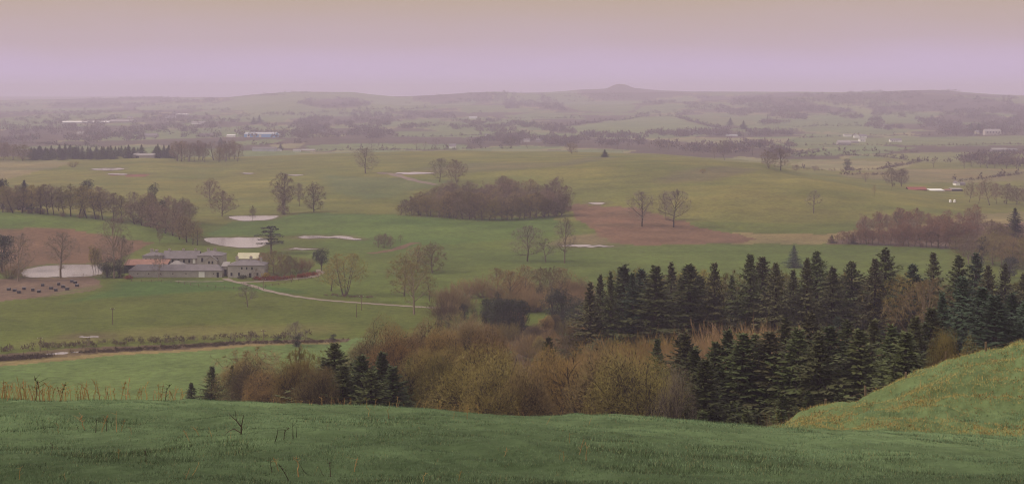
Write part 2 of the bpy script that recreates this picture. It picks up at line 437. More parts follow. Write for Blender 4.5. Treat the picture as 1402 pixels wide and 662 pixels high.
mnd = (GY_ > 54) & (GY_ < 75) & (CX + F * GX_ / np.maximum(GY_, 12) > 1030)
paint(mnd, (0.125, 0.165, 0.072))
paint((GY_ >= 75) & (GY_ < 500), C_WOOD)
paint((GY_ >= 500) & (GY_ < 900), C_MEADOW)
paint((GY_ >= 285) & (GY_ < 500) & (CX + F * GX_ / np.maximum(GY_, 12) < 560), C_PALE)
far = GY_ > 1900
sel = n2[far]
cov[far] = np.where((sel > 0.57)[:, None], C_FAR, np.where((sel > 0.54)[:, None], C_STUB, C_WOOD))
wx = GX_ + (fbm(GX_ / 14, GY_ / 14, 41, 3) - 0.5) * np.clip(GY_ / 110, 2, 30)
wy = GY_ + (fbm(GX_ / 14, GY_ / 14, 51, 3) - 0.5) * np.clip(GY_ / 80, 2, 40)
def cover(pts, c, ymin=90.0, ymax=15000.0, soft=None):
    P = ground_poly(pts, ymin=ymin, ymax=ymax)
    m = (wx > P[:, 0].min()) & (wx < P[:, 0].max()) & (wy > P[:, 1].min()) & (wy < P[:, 1].max())
    if not m.any(): return
    ins, d = poly_dist(wx[m], wy[m], P)
    idx = np.nonzero(m)[0][ins]
    if soft:
        w = np.clip(d[ins] / soft, 0, 1)[:, None]
        cov[idx] = cov[idx] * (1 - w) + np.array(c) * w
    else:
        cov[idx] = c
COVERS = [
    ([(-200, 560), (-200, 500), (0, 498), (130, 486), (350, 471), (430, 470), (640, 474), (700, 480), (700, 560)], C_PALE),
    ([(-200, 506), (-200, 497), (0, 494), (130, 484), (350, 470), (470, 467), (470, 470), (350, 473), (130, 488.5), (0, 501)], C_RUSH),
    ([(-200, 497), (-200, 486), (0, 484), (130, 475), (350, 466), (480, 463), (480, 467), (350, 470), (130, 484), (0, 494)], (0.11, 0.078, 0.05)),
    ([(-200, 484), (-200, 380), (0, 384), (150, 380), (310, 380), (420, 396), (560, 420), (640, 430), (640, 462), (480, 463), (350, 466), (130, 475), (0, 484)], C_MEADOW),
    ([(0, 470), (90, 452), (330, 440), (480, 440), (480, 458), (350, 464), (130, 473), (0, 482)], (0.125, 0.122, 0.036), 12),
    ([(150, 383), (300, 381), (420, 392), (560, 414), (560, 398), (480, 405), (300, 400), (140, 410), (60, 420), (140, 395)], (0.066, 0.112, 0.026), 8),
    ([(370, 390), (440, 380), (530, 374), (640, 372), (900, 372), (900, 440), (640, 440), (600, 424), (550, 416), (440, 404)], C_GRASS),
    ([(380, 375), (400, 345), (545, 300), (760, 299), (800, 320), (820, 336), (1300, 336), (1300, 380), (900, 380), (560, 380)], C_GRASS),
    ([(280, 322), (320, 304), (420, 291), (545, 294), (640, 299), (760, 297), (760, 322), (560, 338), (400, 322)], (0.084, 0.124, 0.027)),
    ([(-100, 314), (0, 313), (60, 311.5), (110, 317), (160, 324), (210, 332), (190, 342), (150, 359), (60, 362), (0, 372), (-100, 374)], C_EARTH),
    ([(-100, 290), (0, 290), (100, 296), (200, 306), (275, 331), (205, 333), (160, 324), (110, 317), (60, 311), (-100, 312)], (0.098, 0.130, 0.028)),
    ([(-60, 384), (40, 380), (110, 378), (130, 380), (142, 392), (120, 398), (75, 405), (0, 413), (-60, 416)], C_MUD),
    ([(90, 395), (140, 388), (150, 392), (75, 407), (30, 412)], (0.12, 0.115, 0.045), 6),
    ([(770, 283), (790, 279), (870, 284), (960, 311), (1000, 319), (1050, 327), (1020, 332), (880, 336), (840, 333), (818, 322), (800, 304)], C_EARTH),
    ([(770, 322), (820, 318), (850, 334), (780, 336), (745, 334)], (0.15, 0.12, 0.06), 6),
    ([(1000, 318), (1060, 320), (1130, 321), (1180, 314), (1260, 306), (1340, 293), (1402, 290), (1500, 288), (1500, 300), (1402, 305), (1330, 306), (1240, 313), (1180, 322), (1130, 333), (1000, 334), (1040, 328)], C_RUSH),
    ([(1130, 333), (1180, 320), (1280, 309), (1330, 306), (1500, 300), (1500, 345), (1330, 342), (1260, 338)], (0.13, 0.085, 0.06)),
    ([(-100, 262), (0, 247), (90, 226), (100, 221), (0, 219), (-100, 219)], (0.185, 0.155, 0.07)),
    ([(150, 239), (200, 239), (200, 242), (160, 241)], (0.18, 0.08, 0.06)),
    ([(930, 232), (985, 226), (1050, 232), (1010, 243), (960, 250), (900, 252), (880, 247)], (0.135, 0.115, 0.05), 14),
    ([(545, 233), (640, 222), (760, 222), (800, 214), (860, 214), (780, 228), (640, 238)], (0.13, 0.12, 0.048), 14),
    ([(425, 238), (440, 262), (500, 275), (545, 270), (640, 246), (560, 242)], (0.105, 0.12, 0.042), 14),
    # the right-hand valley
    ([(1085, 226), (1100, 218), (1160, 219), (1250, 222), (1245, 229), (1200, 234), (1140, 234)], C_STUB),
    ([(1140, 238), (1250, 231), (1402, 232), (1500, 232), (1500, 250), (1402, 247), (1310, 250), (1240, 250), (1160, 242)], (0.175, 0.145, 0.062)),
    ([(1190, 214), (1230, 210), (1300, 208), (1402, 210), (1500, 210), (1500, 222), (1402, 222), (1320, 222), (1260, 222)], (0.165, 0.165, 0.065)),
    ([(1085, 209), (1130, 203), (1200, 199), (1250, 202), (1210, 210), (1150, 212), (1085, 214)], C_FAR),
    ([(1085, 195), (1130, 189), (1260, 188), (1402, 186), (1500, 186), (1500, 198), (1300, 200), (1200, 198), (1100, 203)], (0.14, 0.155, 0.058)),
    ([(1100, 161), (1122, 158), (1175, 166), (1178, 172), (1120, 172), (1100, 168)], C_FAR),
    ([(1075, 134), (1110, 133), (1195, 150), (1192, 157), (1170, 152), (1120, 142)], (0.175, 0.185, 0.07)),
    ([(1360, 138), (1372, 132), (1500, 132), (1500, 142), (1402, 142)], (0.15, 0.165, 0.065)),
    # the middle valley
    ([(765, 174), (810, 169), (880, 160), (925, 160), (960, 170), (985, 176), (960, 180), (880, 184), (800, 183)], (0.15, 0.175, 0.065)),
    ([(690, 158), (735, 154), (800, 159), (800, 163), (700, 163)], C_FAR),
    ([(628, 149), (640, 145), (695, 144), (690, 150), (640, 155)], C_FAR),
    ([(775, 146), (815, 141), (865, 142), (870, 150), (850, 155), (790, 151)], C_FAR),
    ([(870, 152), (880, 145), (950, 141), (952, 144), (900, 152), (875, 156)], C_FAR),
    ([(930, 166), (960, 158), (1030, 164), (1030, 172), (960, 172)], (0.14, 0.15, 0.058)),
    ([(995, 178), (1030, 171), (1085, 172), (1085, 178), (1030, 182)], C_FAR),
    ([(880, 190), (960, 188), (1080, 190), (1080, 197), (960, 196)], C_STUB),
    ([(1075, 226), (1000, 217), (1010, 214), (1090, 220)], C_STUB),
    ([(550, 164), (600, 163), (608, 168), (560, 170)], C_FAR),
    ([(540, 180), (640, 179), (690, 183), (640, 188), (540, 187)], C_FAR),
    ([(420, 199), (500, 196), (640, 198), (640, 204), (420, 207)], C_FAR),
    ([(365, 198), (415, 196), (410, 203), (380, 203)], C_STUB),
    ([(310, 195), (370, 190), (390, 192), (360, 198), (310, 199)], C_FAR),
    # the left valley
    ([(300, 140), (345, 132), (410, 127), (480, 126), (530, 131), (590, 141), (600, 147), (520, 150), (450, 153), (400, 156), (350, 158), (330, 150), (300, 148)], (0.155, 0.175, 0.068)),
    ([(405, 142), (430, 134), (480, 135), (510, 140), (500, 148), (440, 149)], C_WOOD, 60),
    ([(185, 146), (240, 140), (300, 141), (330, 150), (260, 150), (190, 151)], (0.155, 0.175, 0.068)),
    ([(0, 150), (40, 148), (150, 148), (150, 152), (60, 153), (0, 153)], C_FAR),
    ([(265, 154), (300, 150), (300, 156), (270, 157)], C_FAR),
    ([(20, 201), (130, 198), (140, 202), (20, 204)], C_FAR),
    ([(215, 172), (260, 168), (270, 172), (230, 175)], C_FAR),
    ([(560, 146), (650, 138), (660, 141), (580, 150)], C_FAR),
]
for cv in COVERS:
    cover(cv[0], cv[1], soft=cv[2] if len(cv) > 2 else None)
for P, lev, ease in POOLS:                              # wet mud and sedge round each pool
    m = (GX_ > P[:, 0].min() - 20) & (GX_ < P[:, 0].max() + 20) & (GY_ > P[:, 1].min() - 20) & (GY_ < P[:, 1].max() + 20)
    ins, d = poly_dist(GX_[m], GY_[m], P); ix = np.nonzero(m)[0]
    w = np.where(ins, 1, np.clip(1 - d / (5 + 6 * n1[m]), 0, 1) * .8)[:, None]
    cov[ix] = cov[ix] * (1 - w) + np.array((0.12, 0.095, 0.05)) * w
# worn ground in large soft patches, damp hollows
g = (n1[:, None] - 0.5) * np.array([0.5, 0.25, 0.2])
cov = np.clip(cov * (1 + g), 0.01, 0.6)
hill = (GY_ > 850) & (GY_ < 1800)
streak = fbm(GX_ / 70, GY_ / 22, 77, 4)
cov[hill] *= (1 + (streak[hill, None] - 0.5) * np.array([0.55, 0.35, 0.45]))
nr, nc = len(GYR), len(GV)
ii = np.arange(nr * nc).reshape(nr, nc)
quads = np.stack([ii[:-1, :-1], ii[:-1, 1:], ii[1:, 1:], ii[1:, :-1]], -1).reshape(-1, 4)
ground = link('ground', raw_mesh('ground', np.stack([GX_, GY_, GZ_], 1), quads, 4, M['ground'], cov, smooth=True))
tag(ground, 'rolling green valley land with fields, bare earth and far hills', 'ground', kind='structure')

for (lab, pts), (P, lev, ease) in zip(POOL_SPECS, POOLS):
    n = len(P); c = P.mean(0)
    V = [(c[0], c[1], lev)] + [(a, b, lev) for a, b in P]
    me = bpy.data.meshes.new('flood_pool'); me.from_pydata(V, [], [(0, 1 + k, 1 + (k + 1) % n) for k in range(n)])
    me.materials.append(M['water'])
    tag(link('flood_pool', me), lab, 'water', kind='structure')

# haze: the damp air of the whole valley
def box_mesh(name, x0, x1, y0, y1, z0, z1):
    me = bpy.data.meshes.new(name)
    v = [(x0, y0, z0), (x1, y0, z0), (x1, y1, z0), (x0, y1, z0), (x0, y0, z1), (x1, y0, z1), (x1, y1, z1), (x0, y1, z1)]
    me.from_pydata(v, [], [(0, 3, 2, 1), (4, 5, 6, 7), (0, 1, 5, 4), (1, 2, 6, 5), (2, 3, 7, 6), (3, 0, 4, 7)])
    return me
hm = bpy.data.materials.new('damp_air'); hm.use_nodes = True
ht = hm.node_tree; ht.nodes.clear()
ho = ht.nodes.new('ShaderNodeOutputMaterial'); hv = ht.nodes.new('ShaderNodeVolumePrincipled')
hv.inputs['Color'].default_value = (*HAZE_COLOR, 1); hv.inputs['Density'].default_value = HAZE_DENSITY
ht.links.new(hv.outputs[0], ho.inputs['Volume'])
zlo = float(GZ_.min())
hz = link('haze', box_mesh('haze', -17500, 17500, -200, 16200, zlo - 1.0, max(float(GZ_.max()), EYE) + 22.0), mat=hm)
tag(hz, 'thin lilac haze filling the whole valley', 'haze', kind='stuff')

# ---------------------------------------------------------------- plant prototypes (all one metre tall; scaled to each plant's height)
def norm(v): return v / np.maximum(np.linalg.norm(v, axis=-1, keepdims=True), 1e-9)

def tubes(segs, sides):
    """segs: rows p0(3) p1(3) r0 r1 -> verts, quads"""
    S = np.asarray(segs, float).reshape(-1, 8); n = len(S)
    if n == 0: return np.zeros((0, 3)), np.zeros((0, 4), int)
    p0, p1 = S[:, :3], S[:, 3:6]
    d = norm(p1 - p0)
    ref = np.where(np.abs(d[:, 2:3]) < 0.9, [[0, 0, 1.0]], [[1.0, 0, 0]])
    u = norm(np.cross(d, ref)); w = np.cross(d, u)
    a = np.arange(sides) * 2 * math.pi / sides
    ring = u[:, None] * np.cos(a)[None, :, None] + w[:, None] * np.sin(a)[None, :, None]
    V = np.concatenate([p0[:, None] + ring * S[:, 6][:, None, None], p1[:, None] + ring * S[:, 7][:, None, None]], 1).reshape(-1, 3)
    k = np.arange(sides); k2 = (k + 1) % sides
    q = np.stack([k, k2, k2 + sides, k + sides], 1)
    Q = (np.arange(n)[:, None, None] * 2 * sides + q[None]).reshape(-1, 4)
    return V, Q

def slivers(p, d, length, width, rng):
    """thin pointed triangles"""
    p = np.asarray(p, float); d = norm(np.asarray(d, float)); n = len(p)
    side = norm(np.cross(d, rng.normal(size=(n, 3))))
    V = np.stack([p + side * width[:, None] / 2, p - side * width[:, None] / 2, p + d * length[:, None]], 1).reshape(-1, 3)
    return V, np.arange(3 * n).reshape(-1, 3)

def leaves(p, d, up, length, width):
    """flat lozenge sprays: four corners each"""
    d = norm(d); s = norm(np.cross(d, up))
    a = p; b = p + d * (length * .45)[:, None] + s * (width / 2)[:, None]
    c = p + d * length[:, None]; e = p + d * (length * .45)[:, None] - s * (width / 2)[:, None]
    return np.stack([a, b, c, e], 1).reshape(-1, 3), np.arange(4 * len(p)).reshape(-1, 4)

def mix_mesh(name, parts):
    """parts: list of (verts, faces) with triangles or quads -> one mesh"""
    V, tri, quad, o = [], [], [], 0
    for v, f in parts:
        if len(v) == 0: continue
        V.append(v); (tri if f.shape[1] == 3 else quad).append(f + o); o += len(v)
    V = np.concatenate(V).astype(np.float32)
    t = np.concatenate(tri) if tri else np.zeros((0, 3), int)
    q = np.concatenate(quad) if quad else np.zeros((0, 4), int)
    flat = np.concatenate([t.ravel(), q.ravel()]).astype(np.int32)
    tot = np.concatenate([np.full(len(t), 3), np.full(len(q), 4)]).astype(np.int32)
    me = bpy.data.meshes.new(name)
    me.vertices.add(len(V)); me.vertices.foreach_set('co', V.ravel())
    me.loops.add(len(flat)); me.loops.foreach_set('vertex_index', flat)
    me.polygons.add(len(tot))
    me.polygons.foreach_set('loop_start', np.concatenate([[0], np.cumsum(tot)[:-1]]).astype(np.int32))
    me.polygons.foreach_set('loop_total', tot)
    me.update(calc_edges=True)
    return me

def grow_bare(seed, Hm=18.0, w=1.0, low=0.16, bole=0.22, limbs=13, br=6, sub=5, tw=5, haze=2600, upright=0.35, multi=1, tr=0.022, tww=0.036, twl=(0.5, 1.0), leader=True, lump=.14, fuzzy=False, core=0):
    """bare broadleaf: limbs run out to a domed, slightly lumpy outline filled with fine twigs"""
    R = np.random.default_rng(seed)
    big, mid, fine, tp, td = [], [], [], [], []
    zc, rz, rx = Hm * (1 + low) / 2, Hm * (1 - low) / 2, Hm * w / 2
    lobes = norm(R.normal(size=(46, 3)) + [0, 0, .3]); lobe_r = R.uniform(-lump, lump * .9, 46)
    def reach(d):
        """outline radius along unit directions d, from the crown centre"""
        e = 1.0 / np.sqrt((d[..., 0] / rx) ** 2 + (d[..., 1] / rx) ** 2 + (d[..., 2] / rz) ** 2)
        k = np.exp(16 * (d @ lobes.T - 1)) @ lobe_r
        return e * (1 + k)
    def out_len(p, d):
        """how far one can go from p along d before leaving the outline"""
        t = np.linspace(0, 1.4 * Hm, 60); q = p + d * t[:, None] - [0, 0, zc]
        r_ = np.linalg.norm(q, axis=1); ins = r_ < reach(norm(q))
        k = np.nonzero(ins)[0]
        return t[k[-1]] if len(k) else Hm * .15
    def axis(p, d, L, r0, r1, n, wob, lift, out):
        pts = [p]; ds = []
        for k in range(n):
            d = d + R.normal(size=3) * wob + np.array([0, 0, lift]); d = d / np.linalg.norm(d)
            q = p + d * L / n
            out.append([*p, *q, r0 + (r1 - r0) * k / n, r0 + (r1 - r0) * (k + 1) / n]); p = q; pts.append(p); ds.append(d)
        return pts, ds
    def turn(d, ang):
        s_ = np.cross(d, R.normal(size=3)); s_ /= np.linalg.norm(s_)
        return d * math.cos(ang) + s_ * math.sin(ang)
    def pick(pts, ds, t):
        k = min(int(t * len(ds)), len(ds) - 1); f = t * len(ds) - k
        return pts[k] + (pts[k + 1] - pts[k]) * f, ds[k]
    tips = []
    for m in range(multi):
        base = np.array([0, 0, -0.5]); lean = np.array([R.normal() * .06, R.normal() * .06, 1.0])
        if multi > 1:
            a = m * 6.283 / multi + R.normal() * .3; base = base + [math.cos(a) * .5, math.sin(a) * .5, 0]; lean = np.array([math.cos(a) * .32, math.sin(a) * .32, 1.0])
        lean /= np.linalg.norm(lean); rt = Hm * tr / math.sqrt(multi)
        tpts, tds = axis(base, lean, Hm * (.9 if leader else .6), rt, rt * .15, 9, .05, .04, big)
        nl = limbs if multi == 1 else max(5, int(limbs * 1.6 / multi))
        for i in range(nl):
            t = min(bole + (1 - bole) * ((i + R.uniform(.1, .9)) / nl) ** .9, .985)
            p, d = pick(tpts, tds, t); az = i * 2.4 + R.uniform(-.5, .5); el = math.radians(R.uniform(5, 38) + 45 * (t - bole) / (1 - bole))
            dd = np.array([math.cos(az) * math.cos(el), math.sin(az) * math.cos(el), math.sin(el)])
            L = max(out_len(p, dd) * R.uniform(.78, .98), Hm * .08); r0 = min(rt * (.52 - .3 * t), L * .05)
            lp, ld = axis(p, dd, L, r0, r0 * .2, 6, .13, .05 * upright * 2, big)
            for j in range(br):
                t2 = R.uniform(.2, 1.0); p2, d2 = pick(lp, ld, t2)
                d3 = turn(d2, math.radians(R.uniform(25, 62))); d3[2] += upright * .5; d3 /= np.linalg.norm(d3)
                L2 = min(L * R.uniform(.3, .55) * (1.15 - .4 * t2), out_len(p2, d3) * .95 + .2)
                bp, bd = axis(p2, d3, L2, r0 * .30, r0 * .09, 4, .17, .05 * upright, mid)
                for s_ in range(sub):
                    p3, d4 = pick(bp, bd, R.uniform(.2, 1.0)); d5 = turn(d4, math.radians(R.uniform(25, 65))); d5[2] += upright * .4; d5 /= np.linalg.norm(d5)
                    L3 = min(L2 * R.uniform(.35, .6), out_len(p3, d5) + .2)
                    sp, sd = axis(p3, d5, L3, max(r0 * .09, .012), .008, 2, .15, .03, fine); tips += [sp[1], sp[2]]
                    for w_ in range(tw):
                        p4, d6 = pick(sp, sd, R.uniform(.15, 1.0)); d7 = turn(d6, math.radians(R.uniform(15, 60))); d7[2] += upright * .3
                        tp.append(p4); td.append(d7)
    n = len(tp); tl = R.uniform(twl[0], twl[1], n)
    # outer twig fringe: reaches from the nearest branchlet out to the domed outline
    tips = np.array(tips); d = norm(R.normal(size=(haze, 3)) + [0, 0, .25]); q = d * (reach(d) * (R.uniform(.12, 1.02, haze) ** .5 if not fuzzy else R.uniform(.25, 1.0, haze) ** .33 * (1 + np.abs(R.normal(size=haze)) * .035)))[:, None] + [0, 0, zc]
    q = q[q[:, 2] > Hm * (low + .02)]
    j = np.array([np.argmin(((tips - c) ** 2).sum(1)) for c in q]); st = tips[j]; v = q - st; ln = np.linalg.norm(v, axis=1)
    ok = ln < Hm * .16; st, v, ln, q = st[ok], v[ok], ln[ok], q[ok]
    if fuzzy:                                            # short twigs fanning every way, the outer ones outward and up
        cap = R.uniform(twl[0], twl[1], len(q)); v = norm(norm(q - [0, 0, zc]) * .55 + R.normal(size=q.shape) * .55 + [0, 0, .35]); st = q - v * cap[:, None]
    else:
        cap = np.minimum(ln, twl[1] * 1.5); st = q - v / np.maximum(ln, 1e-6)[:, None] * cap[:, None]
    P_ = np.concatenate([np.array(tp), st]); D_ = np.concatenate([np.array(td), v]); L_ = np.concatenate([tl, np.maximum(cap, .25)])
    W_ = R.uniform(.6, 1.3, len(P_)) * tww
    heart = []
    if core:                                             # inner branchwork, added dense and dark to shade the heart of the crown
        d = norm(R.normal(size=(core, 3))); q = d * (reach(d) * R.uniform(.1, .80, core) ** .8)[:, None] + [0, 0, zc]; q = q[q[:, 2] > Hm * .02]; m_ = len(q)
        heart = [slivers(q, norm(q - [0, 0, zc * .5]) + R.normal(size=(m_, 3)) * .6, R.uniform(.4, .8, m_), R.uniform(.05, .12, m_), R)]
    V4, F4 = slivers(P_, D_, L_, W_, R)
    a = tubes(big, 6); b = tubes(mid, 3); c = tubes(fine, 3); s = 1.0 / np.percentile(V4[:, 2], 99.7)
    return mix_mesh('trunk', [(a[0] * s, a[1]), (b[0] * s, b[1])] + [(v_ * s, f_) for v_, f_ in heart]), mix_mesh('crown', [(c[0] * s, c[1]), (V4 * s, F4)])

def grow_spruce(seed, Hm=20.0, base_r=0.20, whorl=0.30, per=6, droop=0.35, ragged=0.25, bare=0.02, spw=0.25, dens=1.0, prof=1.0, lean=0.0):
    R = np.random.default_rng(seed)
    P, D, U, L_, W_ = [], [], [], [], []
    br = []
    z = Hm * bare + .3
    while z < Hm * 0.985:
        f = z / Hm
        rad = Hm * base_r * (1 - f) ** prof * (0.62 + 0.38 * min(1, f / .12)) + 0.10
        n = per if f < .9 else 5
        a0 = R.uniform(0, 6.28)
        for k in range(n):
            if R.random() < .06: continue
            a = a0 + k * 6.283 / n + R.normal() * .22
            L = rad * R.uniform(1 - ragged, 1 + ragged) * (1 + .22 * math.sin(z * 1.1 + a * 2 + seed))
            el = math.radians(-10 + 56 * f ** 1.4 + R.normal() * 8)
            d0 = np.array([math.cos(a) * math.cos(el), math.sin(a) * math.cos(el), math.sin(el)])
            p = np.array([0, 0, z + R.normal() * .22])
            m = max(3, int(L / 0.30 * dens))
            # limb that sags and lifts again at the tip
            pts = []
            for q in range(m + 1):
                t = q / m
                pts.append(p + d0 * L * t + np.array([0, 0, -droop * L * (t - t * t * .78)]))
            br.append([*pts[0], *pts[m // 2], .045 * (1 - f) + .012, .02]); br.append([*pts[m // 2], *pts[m], .02, .006])
            for q in range(1, m + 1):
                t = q / m; dd = pts[q] - pts[q - 1]; dd = dd / np.linalg.norm(dd)
                side = np.array([-dd[1], dd[0], 0]); side /= max(np.linalg.norm(side), 1e-6)
                wid = min(L * .42 * (1.1 - t) + .16, 0.85)
                for sg in (-1, 1):
                    v = side * sg * R.uniform(.4, 1.0) + dd * R.uniform(.4, 1.0) + np.array([0, 0, R.uniform(-1.0, .0)])
                    P.append(pts[q]); D.append(v); U.append(np.array([0, 0, 1.0]) + R.normal(size=3) * .9); L_.append(wid * R.uniform(.6, 1.3)); W_.append(spw * R.uniform(.7, 1.2))
                for _ in range(2):
                    v = dd * R.uniform(.1, .7) + np.array([R.normal() * .35, R.normal() * .35, -1.0])
                    P.append(pts[q]); D.append(v); U.append(R.normal(size=3)); L_.append(wid * R.uniform(.4, .95)); W_.append(spw * R.uniform(.6, 1.0))
            P.append(pts[m]); D.append(dd + np.array([0, 0, .25])); U.append(np.array([0, 0, 1.0])); L_.append(.35); W_.append(.16)
        z += whorl * R.uniform(.75, 1.25) * (1.0 if f < .8 else .8)
    for k in range(10):                                  # the leader
        a = R.uniform(0, 6.28)
        P.append(np.array([0, 0, Hm * (.965 + .003 * k)])); D.append(np.array([math.cos(a) * .5, math.sin(a) * .5, 1.0])); U.append(R.normal(size=3)); L_.append(.45); W_.append(.10)
    V, Fc = leaves(np.array(P), np.array(D), np.array(U), np.array(L_), np.array(W_))
    tk = tubes([[0, 0, -0.6, 0, 0, Hm * .45, Hm * .014, Hm * .009], [0, 0, Hm * .45, 0, 0, Hm * 1.0, Hm * .009, .012]], 7)
    b = tubes(br, 3)
    s = 1.0 / max(V[:, 2].max(), Hm)
    return mix_mesh('trunk', [(tk[0] * s, tk[1]), (b[0] * s, b[1])]), mix_mesh('crown', [(V * s, Fc)])

def grow_shrub(seed, Hm=6.0, wide=1.2, stems=46, shoots=11, tw=12, erect=0.6, tww=0.014):
    """many stems fanning from the ground into a dome of fine shoots"""
    R = np.random.default_rng(seed)
    big, fine, tp, td = [], [], [], []
    for i in range(stems):
        a = R.uniform(0, 6.283); tilt = math.radians(R.uniform(0, 1) ** .7 * 68)
        d = np.array([math.cos(a) * math.sin(tilt), math.sin(a) * math.sin(tilt), math.cos(tilt)])
        L = Hm * (0.80 + .22 * R.random()) * (1 + (wide * .55 - .45) * math.sin(tilt))
        p = np.array([math.cos(a), math.sin(a), 0]) * R.uniform(0, .14) * Hm * wide
        p = p + [0, 0, -.2]; pts = [p]; r0 = R.uniform(.02, .05) * Hm / 6
        for k in range(5):
            d = d + R.normal(size=3) * .10 + [0, 0, .04]; d /= np.linalg.norm(d)
            q = p + d * L * .8 / 5
            big.append([*p, *q, r0 * (1 - k * .17), r0 * (1 - (k + 1) * .17)]); p = q; pts.append(p)
        for s in range(shoots):
            t = R.uniform(.25, 1.0); k = min(int(t * 5), 4); b0 = pts[k] + (pts[k + 1] - pts[k]) * (t * 5 - k)
            d2 = d + R.normal(size=3) * .55 + [0, 0, erect * .5]; d2 /= np.linalg.norm(d2)
            L2 = L * R.uniform(.14, .30); e = b0 + d2 * L2
            fine.append([*b0, *e, .014, .006])
            for w in range(tw):
                tp.append(b0 + (e - b0) * R.uniform(.1, 1)); td.append(d2 + R.normal(size=3) * .4 + [0, 0, erect])
    V4, F4 = slivers(np.array(tp), np.array(td), R.uniform(.35, .95, len(tp)) * Hm / 6, R.uniform(.6, 1.3, len(tp)) * tww, R)
    a = tubes(big, 4); c = tubes(fine, 3)
    s = 1.0 / V4[:, 2].max()
    return mix_mesh('stem', [(a[0] * s, a[1])]), mix_mesh('crown', [(c[0] * s, c[1]), (V4 * s, F4)])

def grow_evergreen(seed, Hm=10.0, n=3200, wide=.45, low=.1, lobes=14, leaf=.34, trunk=True, flat=0.0):
    """clumps of leaves on a lumpy crown"""
    R = np.random.default_rng(seed)
    cs = []; rs = []
    for k in range(lobes):
        a = R.uniform(0, 6.283); f = R.uniform(low, .9); rr = wide * Hm * math.sqrt(max(0.05, 1 - (2 * (f - low) / (1 - low) - 1) ** 2 * .85))
        cs.append([math.cos(a) * rr * .62 * R.uniform(.3, 1), math.sin(a) * rr * .62 * R.uniform(.3, 1), f * Hm]); rs.append(Hm * R.uniform(.13, .22))
    cs = np.array(cs); rs = np.array(rs)
    i = R.integers(0, lobes, n); d = norm(R.normal(size=(n, 3)))
    p = cs[i] + d * (rs[i] * R.uniform(.55, 1.05, n))[:, None] * np.array([1.15, 1.15, .8])
    p[:, 2] = np.maximum(p[:, 2], .2)
    V, Fc = leaves(p, d * .5 + R.normal(size=(n, 3)) * .6, R.normal(size=(n, 3)), R.uniform(.7, 1.4, n) * leaf, R.uniform(.5, .9, n) * leaf)
    segs = [[0, 0, -.4, 0, 0, Hm * .5, Hm * .035, Hm * .02]]
    for c in cs: segs.append([0, 0, Hm * R.uniform(.15, .45), *c, Hm * .014, Hm * .004])
    tk = tubes(segs, 5); s = 1.0 / V[:, 2].max()
    return mix_mesh('trunk', [(tk[0] * s, tk[1])]), mix_mesh('crown', [(V * s, Fc)])

def grow_cedar(seed, Hm=14.0, plates=13, wide=.62):
    """flat tiers of dark foliage held out on level limbs"""
    R = np.random.default_rng(seed); P, D, U, L_, W_, segs = [], [], [], [], [], []
    segs.append([0, 0, -.5, .3, 0, Hm * .6, Hm * .034, Hm * .02]); segs.append([.3, 0, Hm * .6, .2, 0, Hm * .97, Hm * .02, Hm * .004])
    for k in range(plates):
        f = .34 + .62 * k / (plates - 1); a = k * 2.4 + R.uniform(-.4, .4)
        reach = Hm * wide * (1 - (f - .34) ** 1.6 * 1.15) * R.uniform(.55, 1.05)
        c = np.array([math.cos(a) * reach * .62, math.sin(a) * reach * .62, f * Hm])
        segs.append([.2, 0, f * Hm - .9, *c, Hm * .012, Hm * .004])
        n = 230
        rr = np.sqrt(R.random(n)) * reach * .62; b = R.uniform(0, 6.283, n)
        q = np.stack([c[0] + rr * np.cos(b) * .9, c[1] + rr * np.sin(b) * .9, c[2] + R.normal(size=n) * .16 - .04 * rr ** 1.3], 1)
        P.append(q); D.append(np.stack([np.cos(b), np.sin(b), R.normal(size=n) * .25], 1)); U.append(np.tile([0, 0, 1.0], (n, 1)) + R.normal(size=(n, 3)) * .3)
        L_.append(R.uniform(.5, 1.0, n)); W_.append(R.uniform(.25, .5, n))
    V, Fc = leaves(np.concatenate(P), np.concatenate(D), np.concatenate(U), np.concatenate(L_), np.concatenate(W_))
    tk = tubes(segs, 6); s = 1.0 / V[:, 2].max()
    return mix_mesh('trunk', [(tk[0] * s, tk[1])]), mix_mesh('crown', [(V * s, Fc)])

